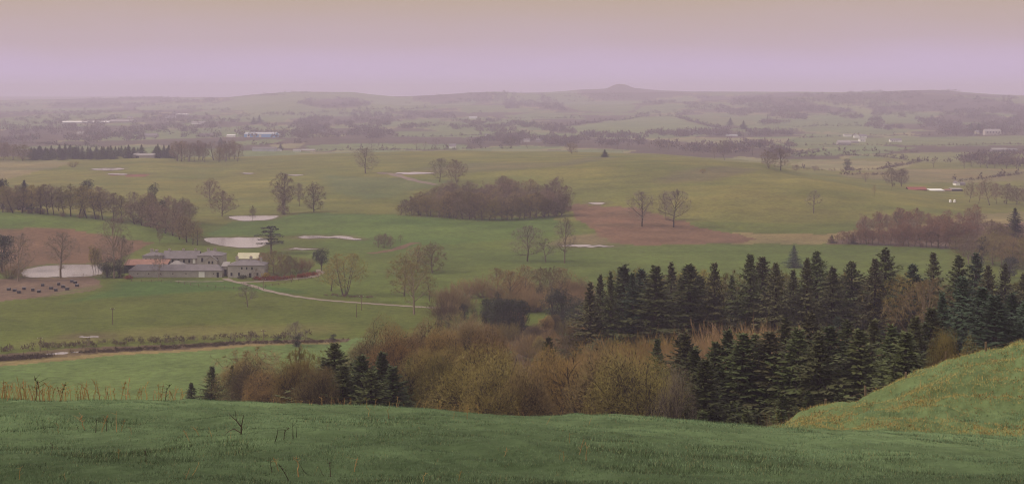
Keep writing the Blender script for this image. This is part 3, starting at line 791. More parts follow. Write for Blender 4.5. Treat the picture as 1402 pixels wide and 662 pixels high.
PROTO = {
    'oak':   [grow_bare(s, w=1.08, low=.14, bole=.16, limbs=14, haze=4800, tww=.062) for s in (1, 2, 3)],
    'oakbig': [grow_bare(s, Hm=16, w=1.2, low=.1, bole=.14, limbs=14, br=7, sub=6, tw=5, haze=10000, tww=.024, leader=False, upright=.25, tr=.046, twl=(.25, .5), lump=.36, fuzzy=True, core=1500) for s in (11, 12, 13)],
    'dome':  [grow_bare(s, Hm=20, w=.66, low=.38, bole=.32, limbs=18, br=7, sub=6, tw=6, haze=22000, upright=.5, twl=(.3, .6), tww=.036, lump=.34, leader=False, fuzzy=True, core=7500) for s in (61, 62, 63, 64)],
    'tall':  [grow_bare(s, Hm=20, w=.66, low=.16, bole=.2, limbs=17, br=5, sub=4, haze=4200, upright=.6, tr=.016, tww=.07) for s in (4, 5, 6)],
    'park':  [grow_bare(s, Hm=20, w=.8, low=.14, bole=.18, limbs=17, br=6, sub=4, haze=3000, tr=.022, tww=.05) for s in (7, 8)],
    'clump': [grow_bare(s, Hm=16, w=1.05, low=.12, bole=.2, limbs=16, br=5, sub=5, haze=5200, multi=5, upright=.5, tr=.026, tww=.06) for s in (14, 15)],
    'dense': [grow_bare(s, Hm=13, w=1.05, low=.02, bole=.06, limbs=16, br=6, sub=5, haze=6500, upright=.4, twl=(.4, .85), tww=.05, lump=.22) for s in (16, 17, 18, 20)],
    'spruce': [grow_spruce(s, base_r=b, droop=d, prof=p, ragged=g, per=n) for s, b, d, p, g, n in ((21, .22, .35, 1.0, .3, 5), (22, .19, .45, 1.05, .45, 5), (23, .24, .3, 1.15, .4, 5), (24, .2, .5, 1.1, .5, 5), (25, .19, .35, 1.1, .4, 5), (28, .25, .4, 1.45, .5, 5), (29, .2, .25, 1.0, .55, 5), (30, .22, .55, 1.05, .45, 5))],
    'larch': [grow_spruce(s, base_r=.17, whorl=.6, per=6, spw=.07, dens=1.1, droop=.2) for s in (26, 27)],
    'shrub': [grow_shrub(s, wide=w) for s, w in ((31, 1.2), (32, 1.5), (33, .9))],
    'willow': [grow_shrub(s, Hm=8, wide=w, stems=70, shoots=14, tw=16, erect=.9, tww=.020) for s, w in ((34, 1.1), (35, 1.5))],
    'evergreen': [grow_evergreen(s) for s in (41, 42)],
    'holly': [grow_evergreen(s, wide=.52, low=.05, lobes=18, n=4200, leaf=.3) for s in (43, 44)],
    'roundtop': [grow_evergreen(45, wide=.62, low=.42, lobes=16, n=3600, leaf=.32)],
    'ivy': [grow_evergreen(46, wide=.2, low=.1, lobes=12, n=2200, leaf=.3)],
    'pine': [grow_evergreen(47, Hm=16, wide=.28, low=.5, lobes=10, n=1800, leaf=.5)],
    'cedar': [grow_cedar(48)],
    'small': [grow_bare(s, Hm=9, w=.85, low=.18, bole=.2, limbs=12, br=4, sub=4, tw=3, haze=1400, tww=.045, twl=(.35, .7), tr=.02) for s in (51, 52)],
    'faroak': [grow_bare(s, w=1.0, low=.08, bole=.12, limbs=9, br=4, sub=3, tw=2, haze=900, tww=.11, twl=(.8, 1.5), tr=.03) for s in (53, 54, 55)],
}
NAMES = {'oak': 'oak_tree', 'oakbig': 'oak_tree', 'small': 'young_tree', 'spruce': 'spruce_tree', 'larch': 'larch_tree', 'shrub': 'shrub', 'willow': 'willow_shrub', 'evergreen': 'evergreen_tree', 'holly': 'holly_tree',
         'roundtop': 'evergreen_tree', 'ivy': 'ivy_clad_tree', 'pine': 'pine_tree', 'cedar': 'cedar_tree'}
BARK = {'dome': 'bark_dark', 'spruce': 'bark_dark', 'larch': 'bark', 'park': 'bark_pale', 'oakbig': 'bark_dark', 'dense': 'bark', 'holly': 'bark_dark', 'evergreen': 'bark_dark'}
TWIG = {'dome': 'twig_olive', 'oak': 'twig_brown', 'oakbig': 'twig_orange', 'tall': 'twig_mauve', 'park': 'twig_grey', 'clump': 'twig_olive', 'dense': 'twig_olive', 'spruce': 'needle',
        'larch': 'twig_olive', 'shrub': 'twig_brown', 'willow': 'twig_tan', 'evergreen': 'leaf_dark', 'holly': 'leaf_dark', 'roundtop': 'leaf_dark', 'ivy': 'leaf_dark',
        'pine': 'leaf_dark', 'cedar': 'leaf_dark', 'small': 'twig_brown', 'faroak': 'twig_mauve'}
NOMINAL = {'oak': 1.06, 'oakbig': 1.2, 'tall': .82, 'park': .95, 'clump': 1.05, 'dense': 1.12, 'dome': .66, 'spruce': .86, 'larch': .55, 'shrub': 1.45, 'willow': 1.4, 'evergreen': .9,
           'holly': 1.0, 'roundtop': .95, 'ivy': .55, 'pine': .6, 'cedar': 1.1, 'small': .95, 'faroak': 1.1}
def crown_width(me):
    a = np.empty(len(me.vertices) * 3, np.float32); me.vertices.foreach_get('co', a); a = a.reshape(-1, 3)
    return 2 * float(np.percentile(np.hypot(a[:, 0], a[:, 1]), 96))
WIDTH = {k: [NOMINAL[k] / crown_width(c) for _, c in v] for k, v in PROTO.items()}
prng = random.Random(7)
ORD = ['', 'first', 'second', 'third', 'fourth', 'fifth', 'sixth', 'seventh', 'eighth', 'ninth', 'tenth', 'eleventh', 'twelfth', 'thirteenth', 'fourteenth',
       'fifteenth', 'sixteenth', 'seventeenth', 'eighteenth', 'nineteenth', 'twentieth', 'twenty-first', 'twenty-second', 'twenty-third', 'twenty-fourth', 'twenty-fifth',
       'twenty-sixth', 'twenty-seventh', 'twenty-eighth', 'twenty-ninth', 'thirtieth']
def plant(kind, X, Y, h, label, group=None, twig=None, bark=None, wide=1.0, cat=None, rz=None, var=None, sink=0.0):
    pr = PROTO[kind]; iv = prng.randrange(len(pr)) if var is None else var % len(pr); tm, cm = pr[iv]
    wide = wide * WIDTH[kind][iv]
    name = NAMES.get(kind, 'bare_tree')
    root = empty(name, (X, Y, HZ(X, Y) - sink), prng.uniform(0, 6.28) if rz is None else rz, (h * wide, h * wide, h))
    tag(root, label, cat or ('shrub' if kind in ('shrub', 'willow') else 'tree'), group)
    link('stem' if kind in ('shrub', 'willow') else 'trunk', tm, root, M[bark or BARK.get(kind, 'bark')])
    link('crown', cm, root, M[twig or TWIG[kind]])
    return root
def tree_at(kind, px, base, top, label, group=None, Y=None, wpx=None, **k):
    """base: photo row of the foot on visible ground (or None with a depth Y); top: photo row of the tip"""
    if Y is None:
        X, Y = gp(px, base)
    else:
        X, Y = at(px, Y)
    h = (HY + F * (EYE - HZ(X, Y)) / Y - top) * Y / F
    if wpx: k['wide'] = wpx * Y / F / max(h, .5) / NOMINAL[kind]      # crown width given in photo pixels
    return plant(kind, X, Y, max(h, .5), label, group, **k)

# ---------------------------------------------------------------- lone trees on the parkland and hill
L = tree_at
L('oak', 500, 237.5, 202, 'lone round bare tree on the ridge of the green hill', wide=.95, twig='twig_grey')
L('oak', 602, 249, 216, 'slimmer bare tree of the pair above the plantation', wide=.85, twig='twig_grey')
L('dense', 625, 251, 218, 'denser rounded bare tree of the pair above the plantation', wide=.8, twig='twig_mauve')
L('tall', 387, 293, 236, 'tall ragged ivy-wrapped tree behind the low green rise', wide=.75, twig='twig_mauve', bark='bark_dark')
L('ivy', 388.5, 293.5, 252, 'dark ivy column beside the tall ragged tree behind the rise', wide=1.0, twig='twig_mauve')
L('dense', 430, 290, 249, 'dark bushy bare tree right of the tall ragged tree', wide=.8, twig='twig_mauve', bark='bark_dark')
L('tall', 410, 282, 250, 'thin pale bare tree between the ragged and bushy trees', wide=.6, twig='twig_grey')
L('dense', 288, 274, 244, 'rounded bare tree upper of two on the pasture slope', wide=.95, twig='twig_mauve')
L('dense', 304, 296, 261, 'rounded bare tree lower of two by the flood pool', wide=1.05, twig='twig_mauve')
L('tall', 346, 303, 281, 'slim bare sapling standing at the edge of a flood pool', wide=.6)
L('cedar', 371, 347, 308, 'dark flat-tiered cedar above the garden trees', var=0, wide=1.0)
L('roundtop', 440, 371, 339.5, 'round-headed evergreen on a short trunk by the bend of the drive', wide=.85, rz=1.0)
L('clump', 472, 404, 346, 'large many-stemmed bare tree beside the pale track', wide=1.0, var=0, twig='twig_olive')
L('small', 453, 398, 362, 'small leaning bare tree against the many-stemmed tree', wide=1.1, twig='twig_olive')
L('dense', 592, 373.5, 331, 'stout wide bare tree with thick bole in the meadow group', wide=.95, twig='twig_brown')
L('dense', 572, 372, 333, 'rounded bare tree at the back of the meadow group', wide=.85, twig='twig_brown')
L('dense', 553, 405, 347, 'broad drooping bare tree at the middle of the meadow group', wide=.85, twig='twig_olive')
L('park', 567, 430, 359, 'tall fine-twigged bare tree standing at the track edge', wide=.75, twig='twig_olive')
L('small', 588, 412, 377, 'small thin bare tree right of the track-edge tree', wide=.75)
for k, (x, b, t) in enumerate([(518, 339, 320), (526, 339.5, 319.5), (534, 338.5, 322)]):
    L('dense', x, b, t, '%s bush of the small brown thicket in the meadow' % ['left', 'middle', 'right'][k], 'bushes of the meadow thicket', wide=.75, twig='twig_mauve')
L('small', 548, 333, 321, 'tiny lone bare tree right of the meadow thicket', wide=.7)
L('oak', 722, 357.5, 308, 'wide bare oak at the left of three below the brown earth', wide=.9, twig='twig_grey')
L('small', 747, 358.5, 325, 'low forked bare tree in the middle of three below the brown earth', wide=1.0, twig='twig_grey')
L('park', 773, 360, 297, 'tall thin bare tree at the right of three below the brown earth', wide=.6, twig='twig_grey', bark='bark')
L('oak', 879, 310, 261, 'bare tree on the brown earth, left of the two', wide=.85, twig='twig_grey', bark='bark_dark')
L('oak', 922, 311, 259, 'bare tree on the brown earth, right of the two', wide=.85, twig='twig_grey', bark='bark_dark')
L('tall', 912, 301, 262, 'slender bare tree standing just behind the right brown-earth tree', wide=.6, twig='twig_grey')
L('small', 1114, 292, 260, 'faint thin bare tree alone on the hill flank', wide=.8, twig='twig_grey')
L('dense', 783, 210.5, 192, 'rounded brown tree peeping over the hill crest', wide=.85, twig='twig_mauve')
L('dense', 962, 237, 231, 'low dark bush on the upper hillside', wide=1.6, cat='bush')
L('tall', 992, 219, 192, 'dense bare tree on the hill shoulder', wide=.9, twig='twig_mauve')
L('small', 978, 217, 200, 'small ragged bare tree left of the shoulder tree', wide=.9, twig='twig_mauve')
L('oak', 1069, 233.5, 203, 'round dark bare tree standing on the hill edge', wide=.95, twig='twig_mauve', bark='bark_dark')
L('dense', 1052, 230, 206, 'bushy tree left of the round hill-edge tree', wide=.9, twig='twig_mauve')
L('dense', 1090, 234, 224, 'low bush right of the round hill-edge tree', wide=1.1, cat='bush', twig='twig_mauve')
L('dense', 1116, 234, 226, 'low bush beyond the hill edge by the stubble field', wide=1.3, cat='bush', twig='twig_mauve')
L('ivy', 1160, 233, 216, 'dark forked ivy-clad tree in the far hedge', wide=1.3)
L('dense', 1222, 255, 229, 'left of two dense trees beside the red barn', 'dense trees by the red barn', wide=.85, twig='twig_mauve')
L('dense', 1234, 255.5, 230, 'right of two dense trees beside the red barn', 'dense trees by the red barn', wide=.8, twig='twig_mauve')
L('small', 1185, 249, 236, 'small bare tree on the rushy ground left of the red barn', wide=.9, twig='twig_mauve')
L('small', 1197, 268, 253, 'thin bare sapling on the hill brow below the dense trees', wide=.5)
for k, (x, b, t, w) in enumerate([(1327, 277, 247, .6), (1340, 279, 249, .65), (1355, 281, 244, .75), (1364, 279, 250, .6)]):
    L('tall', x, b, t, '%s tall bare tree from the left beside the farmstead' % ORD[k + 1], 'bare trees beside the farmstead', wide=w, twig='twig_mauve')
for k, (x, b, t, w) in enumerate([(1378, 279, 251, .9), (1392, 280, 254, .9), (1406, 281, 252, .9)]):
    L('dense', x, b, t, ['bushy thicket tree left at the picture edge below the farm', 'bushy thicket tree at the picture edge below the farm', 'bushy tree cut by the picture edge below the farm'][k], wide=w, twig='twig_mauve')
L('spruce', 1087, 366, 335, 'lone conifer with bare foot on the far green strip', wide=1.1, twig='needle_blue')
L('spruce', 1390, 342, 284, 'tall thin-branched conifer at the right picture edge', wide=1.15, twig='leaf_dark')
L('small', 339, 420, 387, 'small bare tree alone in the meadow before the stone house', wide=.95, twig='twig_grey', bark='bark')
L('oak', 404, 473, 440, 'faint round bare tree over the dark ivy bush on the hedge bank', wide=.8, twig='twig_grey')
L('holly', 406, 474, 457, 'dark ivy bush on the hedge bank', wide=.8, cat='bush')
L('holly', 380, 468, 459, 'dark low bush left on the hedge bank', wide=1.2, cat='bush')
L('holly', 456, 466, 456, 'dark low bush right on the hedge bank', wide=1.0, cat='bush')
# trees round the stone buildings
L('park', 83, 380, 317, 'bare parkland tree with pale trunk before the broad flood pool', wide=.85, twig='twig_grey')
L('park', 25, 385, 319, 'pale-trunked bare tree near the left picture edge on the mud', wide=.72, twig='twig_grey')
L('park', 156, 380.5, 294, 'tallest bare tree with pale trunk beside the stone barn', wide=.62, twig='twig_grey')
L('park', 165, 386, 322, 'second bare tree just right of the tallest by the barn', wide=.6, twig='twig_grey', Y=640)
L('holly', 147, 379.5, 349, 'large dark holly under the tallest bare tree', wide=.95)
L('holly', 163, 379.8, 351, 'dark holly touching the stone barn end', wide=.8)
for k, (x, t) in enumerate([(128, 334), (131.5, 337), (135, 339)]):
    L('tall', x, 373 + k * .3, t, '%s of three thin red-brown trunks by the flood pool' % ['left', 'middle', 'right'][k], 'thin trunks by the flood pool', wide=.45, twig='twig_olive', bark='bark_dark')
L('evergreen', 3, 372, 320, 'dark evergreen at the left picture edge beside the mud', wide=.75)
L('shrub', 12, 381, 348, 'bushy brown thicket at the left picture edge by the mud', wide=1.1, twig='twig_brown')
L('shrub', 32, 380, 373, 'low olive bush at the pool edge by the pale-trunked tree', wide=1.3, twig='twig_olive')
L('tall', 219, 334, 312, 'slim bare sapling at the end of the wooded slope', wide=.5)
L('small', 217, 383, 347, 'thin bare tree in front of the long stone barn', wide=.6, twig='twig_grey', bark='bark_pale')
for k, (x, Y, t, kd, w, tw) in enumerate([(362, 655, 345, 'dense', .8, 'twig_tan'), (375, 650, 342, 'oak', .9, 'twig_brown'), (388, 662, 345, 'dense', .8, 'twig_olive'), (398, 650, 349, 'dense', .8, 'twig_brown'),
                                    (409, 655, 346, 'shrub', 1.1, 'twig_red'), (418, 660, 347, 'shrub', .9, 'twig_red'), (384, 640, 356, 'shrub', 1.2, 'twig_brown'), (350, 632, 366, 'small', .9, 'twig_grey')]):
    L(kd, x, None, t, '%s plant from the left in the garden right of the stone house' % ORD[k + 1], 'garden trees by the stone house', Y=Y, wide=w, twig=tw)

# ---------------------------------------------------------------- woods
wr = random.Random(11)
def fill(kind_list, quad, n, hrange, label, group, twigs, wide=(.8, 1.05), dedge=None, sink=0.0, mind=0.0):
    """quad: four (column, depth) corners, front-left, front-right, back-right, back-left"""
    (a, Ya), (b, Yb), (c, Yc), (d, Yd) = quad
    done = []; tries = 0
    while len(done) < n and tries < n * 30:
        tries += 1
        s, t = wr.random(), wr.random()
        px = (a + (b - a) * s) * (1 - t) + (d + (c - d) * s) * t
        Y = (Ya + (Yb - Ya) * s) * (1 - t) + (Yd + (Yc - Yd) * s) * t
        X, Y = at(px, Y)
        if mind and any((X - u) ** 2 + (Y - v) ** 2 < mind * mind for u, v in done): continue
        done.append((X, Y))
    done.sort(key=lambda q: q[0] / q[1])
    out = []
    for k, (X, Y) in enumerate(done):
        lab = ('%s from the left: ' % ORD[k + 1]) + label if len(done) <= 30 else label
        out.append(plant(wr.choice(kind_list), X, Y, wr.uniform(*hrange), lab, group, twig=wr.choice(twigs), wide=wr.uniform(*wide), sink=sink))
    return out
def thirds(text_l, text_m, text_r):
    return lambda k, n: text_l if k == 0 else (text_r if k == n - 1 else text_m)

# the wood on the left rise: a front rank told apart one by one, and the ranks behind
left_front = [(4, 290, 254), (18, 291, 257), (30, 291, 255), (44, 292, 253), (55, 292.5, 254), (66, 293, 252), (74, 293.5, 256), (88, 294.5, 254), (97, 295.5, 252), (108, 297, 254), (119, 298, 253), (131, 299, 256), (141, 300.5, 262), (156, 302, 264), (166, 303, 268),
              (184, 306, 271), (194, 308, 272), (206, 311, 276), (216, 315, 279), (226, 319, 281), (236, 322, 284), (246, 327, 290), (256, 331, 296), (264, 334, 303), (270, 335, 312)]
for k, (x, b, t) in enumerate(left_front):
    kd = 'tall' if x < 140 else wr.choice(['tall', 'dense', 'dense'])
    L(kd, x, b + .5, t, '%s bare tree from the left along the edge of the wood on the rise' % ORD[k + 1], 'front trees of the wood on the rise', wide=wr.uniform(.8, 1.1), twig=wr.choice(['twig_mauve', 'twig_brown', 'twig_olive']), bark='bark_dark')
fill(['tall', 'dense', 'tall'], [(-30, 905), (275, 860), (255, 940), (-30, 985)], 30, (11, 17), 'bare brown tree inside the wood on the rise, behind its edge', 'inner trees of the wood on the rise', ['twig_mauve', 'twig_brown'], (.85, 1.1), mind=5)
fill(['shrub', 'holly', 'shrub'], [(-25, 885), (275, 835), (270, 850), (-25, 905)], 34, (2.2, 4.5), 'low dark undergrowth bush at the foot of the wood on the rise', 'undergrowth bushes of the wood on the rise', ['twig_mauve', 'twig_brown'], (1.0, 1.4))
L('spruce', 33, None, 246, 'small dark cone of an evergreen rising over the left wood', Y=930, wide=1.25, twig='leaf_dark')
L('evergreen', 2, None, 243, 'dark evergreen top at the left picture edge above the wood', Y=930, wide=.7)
L('pine', 116, None, 244, 'ragged pine top rising above the left wood', Y=925, wide=.8)
L('pine', 209, None, 249, 'tall thin pine standing above the trees by the slope', Y=905, wide=.55)
L('pine', 224, None, 272, 'lower dark pine right of the tall thin pine', Y=890, wide=.6)

# the plantation in the middle of the hill
X0, Yf = gp(545, 298); X1, Yg = gp(640, 301.5); X2, Yh = gp(775, 296)
front = []
for k in range(27):
    px = 549 + k * 8.5 + wr.uniform(-2, 2)
    b = np.interp(px, [545, 590, 650, 690, 740, 780], [294, 296, 301, 301, 297, 294])
    t = np.interp(px, [545, 560, 580, 640, 700, 760, 780], [277, 272, 266, 264, 268, 262, 262]) + wr.uniform(-3, 3)
    L('dense', px, b, t, '%s tree from the left along the front of the brown hillside plantation' % ORD[k + 1], 'front rank of the hillside plantation', wide=wr.uniform(.75, 1.05), twig=wr.choice(['twig_mauve', 'twig_brown', 'twig_olive']))
_, YA = gp(650, 299)
fill(['dense'], [(556, YA + 8), (772, YA + 8), (764, YA + 165), (610, YA + 140)], 62, (11.5, 15), 'bare brown tree packed inside the hillside plantation behind its front rank', 'inner trees of the hillside plantation', ['twig_mauve', 'twig_brown', 'twig_mauve'], (.85, 1.15), mind=7)
for k, (x, b, t) in enumerate([(690, 262, 240), (757, 280, 248), (772, 284, 254)]):
    L('oak', x, b, t, ['taller tree breaking the top of the hillside plantation', 'spreading tree at the back corner of the hillside plantation', 'small outlying tree at the right end of the hillside plantation'][k], wide=.8, twig='twig_mauve', Y=YA + 130 - k * 40)

# the tree belt in front of the distant farm
fill(['spruce'], [(42, 1600), (236, 1625), (236, 1700), (42, 1700)], 72, (10, 15), 'small dark conifer in the shelter belt by the distant farm', 'conifers of the distant shelter belt', ['leaf_dark', 'needle'], (1.1, 1.5), mind=6)
fill(['tall', 'faroak', 'dense'], [(237, 1560), (326, 1560), (326, 1640), (237, 1640)], 24, (19, 23.5), 'grey-brown bare tree in the square block beside the distant farm', 'trees of the square grey block', ['twig_brown', 'twig_mauve'], (.6, .85), mind=5)
fill(['dense', 'faroak'], [(-40, 1600), (38, 1600), (38, 1680), (-40, 1680)], 16, (17, 23), 'brown bare tree of the distant clump at the left picture edge', 'trees of the distant left clump', ['twig_brown', 'twig_mauve'], (.7, .95), mind=6)
L('shrub', 100, 229, 217, 'round lone bush on the tawny pasture', wide=1.0, twig='twig_olive')

# the russet wood on the right
front = []
for k in range(24):
    px = 1137 + k * 8.2; b = np.interp(px, [1130, 1200, 1260, 1330], [333, 335, 338, 342]); t = np.interp(px, [1130, 1160, 1200, 1260, 1330], [322, 316, 313, 309, 305]) + wr.uniform(-3, 3)
    L('tall' if k % 3 else 'dense', px, b, t, '%s tree from the left along the front of the russet wood' % ORD[k + 1], 'front trees of the russet wood', wide=wr.uniform(.8, 1.1), twig='twig_red')
fill(['tall', 'tall', 'dense'], [(1150, 785), (1340, 760), (1340, 900), (1200, 880)], 44, (8, 13), 'russet bare tree inside the wood on the right, behind its front', 'inner trees of the russet wood', ['twig_red', 'twig_red', 'twig_mauve'], (.7, 1.0), mind=4)
fill(['dense', 'oak', 'dense'], [(1318, 690), (1440, 640), (1440, 790), (1312, 790)], 24, (11, 17), 'grey-brown rounded tree in the wood at the right picture edge', 'rounded trees at the right picture edge', ['twig_brown', 'twig_mauve', 'twig_olive'], (.85, 1.1), mind=6)
L('evergreen', 1344, None, 322, 'dark evergreen column among the rounded trees at right', Y=700, wide=.6)
L('evergreen', 1382, None, 350, 'dark low evergreen at the right picture edge', Y=640, wide=.9)
L('spruce', 1139, 332, 321, 'tiny dark conifer at the tip of the russet wood', wide=1.3)
L('spruce', 1168, 333, 318, 'small dark conifer along the front of the russet wood', wide=1.0)

# the thicket in the valley bottom, centre
for k, (x, Y, t, kd, w, tw) in enumerate([(682, 560, 366, 'oak', .8, 'twig_brown'), (700, 545, 370, 'oak', .8, 'twig_orange'), (720, 560, 363, 'oak', .85, 'twig_brown'), (738, 560, 366, 'oak', .8, 'twig_brown'), (756, 550, 365, 'oak', .8, 'twig_brown'),
                                          (770, 560, 366, 'oak', .85, 'twig_brown'), (797, 560, 378, 'small', .9, 'twig_brown'), (643, 560, 394, 'small', .7, 'twig_brown')]):
    L(kd, x, None, t, '%s bare tree from the left along the back of the valley thicket' % ORD[k + 1], 'back trees of the valley thicket', Y=Y, wide=w, twig=tw)
for k, (x, Y, t, w) in enumerate([(682, 540, 396, .5), (738, 540, 388, .35), (756, 500, 394, .7), (772, 490, 392, .7), (788, 480, 402, .8), (636, 520, 414, .6), (650, 515, 421, .5), (614, 505, 428, .6), (664, 505, 424, .5), (602, 500, 432, .6)]):
    L('holly', x, None, t, '%s dark ivy-covered clump from the left in the valley thicket' % ORD[k + 1] if 0 else ['dark ivy clump on the left back tree of the thicket', 'dark ivy knot on a trunk in the middle of the thicket', 'tall dark ivy mass right in the thicket', 'second dark ivy mass right in the thicket', 'lower dark ivy mass at the right end of the thicket',
             'dark ivy knot on stilts left in the thicket', 'small round ivy knot left in the thicket', 'dark ivy bush at the left foot of the thicket', 'narrow ivy knot beside the dark block', 'far left dark ivy bush of the thicket'][k], Y=Y, wide=w)
for k in range(9):
    L('evergreen', 666 + k * 6, None, 408 + wr.uniform(-2, 3), '%s tree from the left in the dark evergreen block of the thicket' % ORD[k + 1], 'trees of the dark evergreen block', Y=500 - (k % 3) * 12, wide=.55)
fill(['willow'], [(604, 520), (800, 540), (800, 580), (620, 580)], 24, (7, 11), 'pale tan shoots of a willow shrub behind the dark evergreen block', 'pale willows of the valley thicket', ['twig_tan', 'twig_tan', 'twig_brown'], (.9, 1.2), mind=4)
fill(['shrub', 'dome', 'willow'], [(585, 420), (830, 400), (820, 500), (590, 500)], 36, (6, 9.5), 'brown bare shrub filling the low front of the valley thicket', 'low shrubs of the valley thicket', ['twig_brown', 'twig_orange', 'twig_tan', 'twig_olive'], (.9, 1.2), mind=4)

# ---------------------------------------------------------------- the near wood in the gully
back_row = [(808, 384), (822, 374), (836, 369), (854, 360), (866, 372), (878, 367), (898, 362), (919, 357), (944, 360), (958, 376), (978, 358), (1002, 374), (1027, 346), (1044, 350), (1062, 358), (1086, 368), (1105, 351), (1118, 342), (1140, 364), (1166, 356), (1198, 352), (1212, 337),
            (1250, 360), (1278, 344), (1313, 348), (1336, 345), (1353, 362), (1376, 358), (1402, 372)]
for k, (x, t) in enumerate(back_row):
    Y = 345 + (12 if k % 2 else -14) + wr.uniform(-6, 6)
    lab = '%s spruce from the left in the tall dark row behind the tan scrub' % ORD[k + 1]
    if x == 1212: lab = 'tallest pointed spruce of the dark row, rising over the green strip'
    L('spruce', x, None, t, lab, 'tall back row of spruces', Y=Y, wide=wr.uniform(.8, 1.45), twig=wr.choice(['needle', 'needle', 'needle_blue', 'needle_brown', 'needle_brown']))
fill(['spruce'], [(800, 300), (1410, 300), (1410, 350), (815, 350)], 28, (9, 15), 'low dark spruce inside the conifer belt', 'lower spruces of the conifer belt', ['needle', 'needle_brown', 'needle_blue'], (1.1, 1.6), mind=5)
for k, (x, t, Y, tw) in enumerate([(872, 366, 372, 'twig_olive'), (930, 372, 375, 'twig_brown'), (960, 366, 375, 'twig_olive'), (1000, 372, 372, 'twig_olive'), (1076, 372, 372, 'twig_olive'), (1150, 372, 372, 'twig_brown'), (1232, 374, 330, 'twig_olive'), (1262, 382, 320, 'twig_brown'), (1392, 384, 372, 'twig_olive')]):
    L('oak', x, None, t, '%s bare olive-brown tree from the left between the tall spruces' % ORD[k + 1], 'bare trees between the tall spruces', Y=Y, wide=.75, twig=tw)
mid_spruce = [(937, 452, 215), (950, 474, 200), (965, 490, 180), (979, 466, 205), (997, 450, 205), (1018, 454, 200), (1034, 456, 210), (1054, 452, 200), (1075, 432, 215), (1092, 446, 195), (1110, 426, 220), (1122, 452, 190), (1136, 445, 205), (1160, 435, 215), (1178, 448, 190), (1196, 435, 205), (1221, 442, 195), (1253, 430, 205),
              (1240, 452, 175), (1275, 420, 225), (1290, 398, 235), (1318, 376, 240), (1345, 392, 230), (1362, 402, 220), (1385, 398, 235), (1405, 410, 225)]
for k, (x, t, Y) in enumerate(mid_spruce):
    L('spruce', x, None, t, '%s spruce from the left in the nearer dark stand above the foreground mound' % ORD[k + 1], 'nearer stand of spruces', Y=Y, wide=wr.uniform(1.1, 1.55), twig='needle_blue' if x > 1280 else wr.choice(['needle', 'needle', 'needle_brown']))
fill(['spruce'], [(945, 150), (1270, 150), (1290, 190), (950, 190)], 26, (9, 13), 'low dark spruce at the shadowy foot of the nearer stand', 'low spruces at the foot of the nearer stand', ['needle'], (1.1, 1.5), mind=5)
for k, (x, t, Y, w) in enumerate([(262, 523, 300, 1.3), (290, 500, 295, 1.25), (458, 467, 225, 1.3), (446, 492, 220, 1.3), (470, 498, 215, 1.4), (495, 485, 218, 1.35), (523, 480, 222, 1.4), (508, 505, 210, 1.4), (538, 500, 215, 1.4), (561, 490, 240, .9), (751, 460, 245, .8), (900, 462, 240, 1.0)]):
    L('spruce', x, None, t, ['smallest young spruce at the left end of the gully wood', 'young spruce at the left end of the gully wood beside the pale field', 'tallest spruce in the dark trio at the left of the gully wood', 'spruce crowding the tallest of the dark trio on its left', 'low spruce right of the tallest of the dark trio', 'middle spruce of the dark trio', 'right spruce of the dark trio', 'low spruce between the middle and right of the dark trio', 'low spruce at the right foot of the dark trio', 'thin dark spruce among orange scrub', 'lone small spruce in front of the valley thicket', 'thin spruce rising from the orange scrub dome'][k], Y=Y, wide=w, var=(2, 2, 0, 4, 2, 0, 2, 7, 4, 0, 0, 2)[k])
for k, (x, t, Y, kd, tw) in enumerate([(336, 486, 295, 'dome', 'twig_olive'), (358, 490, 285, 'dome', 'twig_brown'), (318, 498, 290, 'larch', 'needle_brown'), (346, 478, 320, 'oak', 'twig_brown'), (372, 500, 270, 'dome', 'twig_orange')]):
    L(kd, x, None, t, '%s bare plant from the left in the olive clump beside the young spruces' % ORD[k + 1], 'olive clump beside the young spruces', Y=Y, wide=1.15, twig=tw)
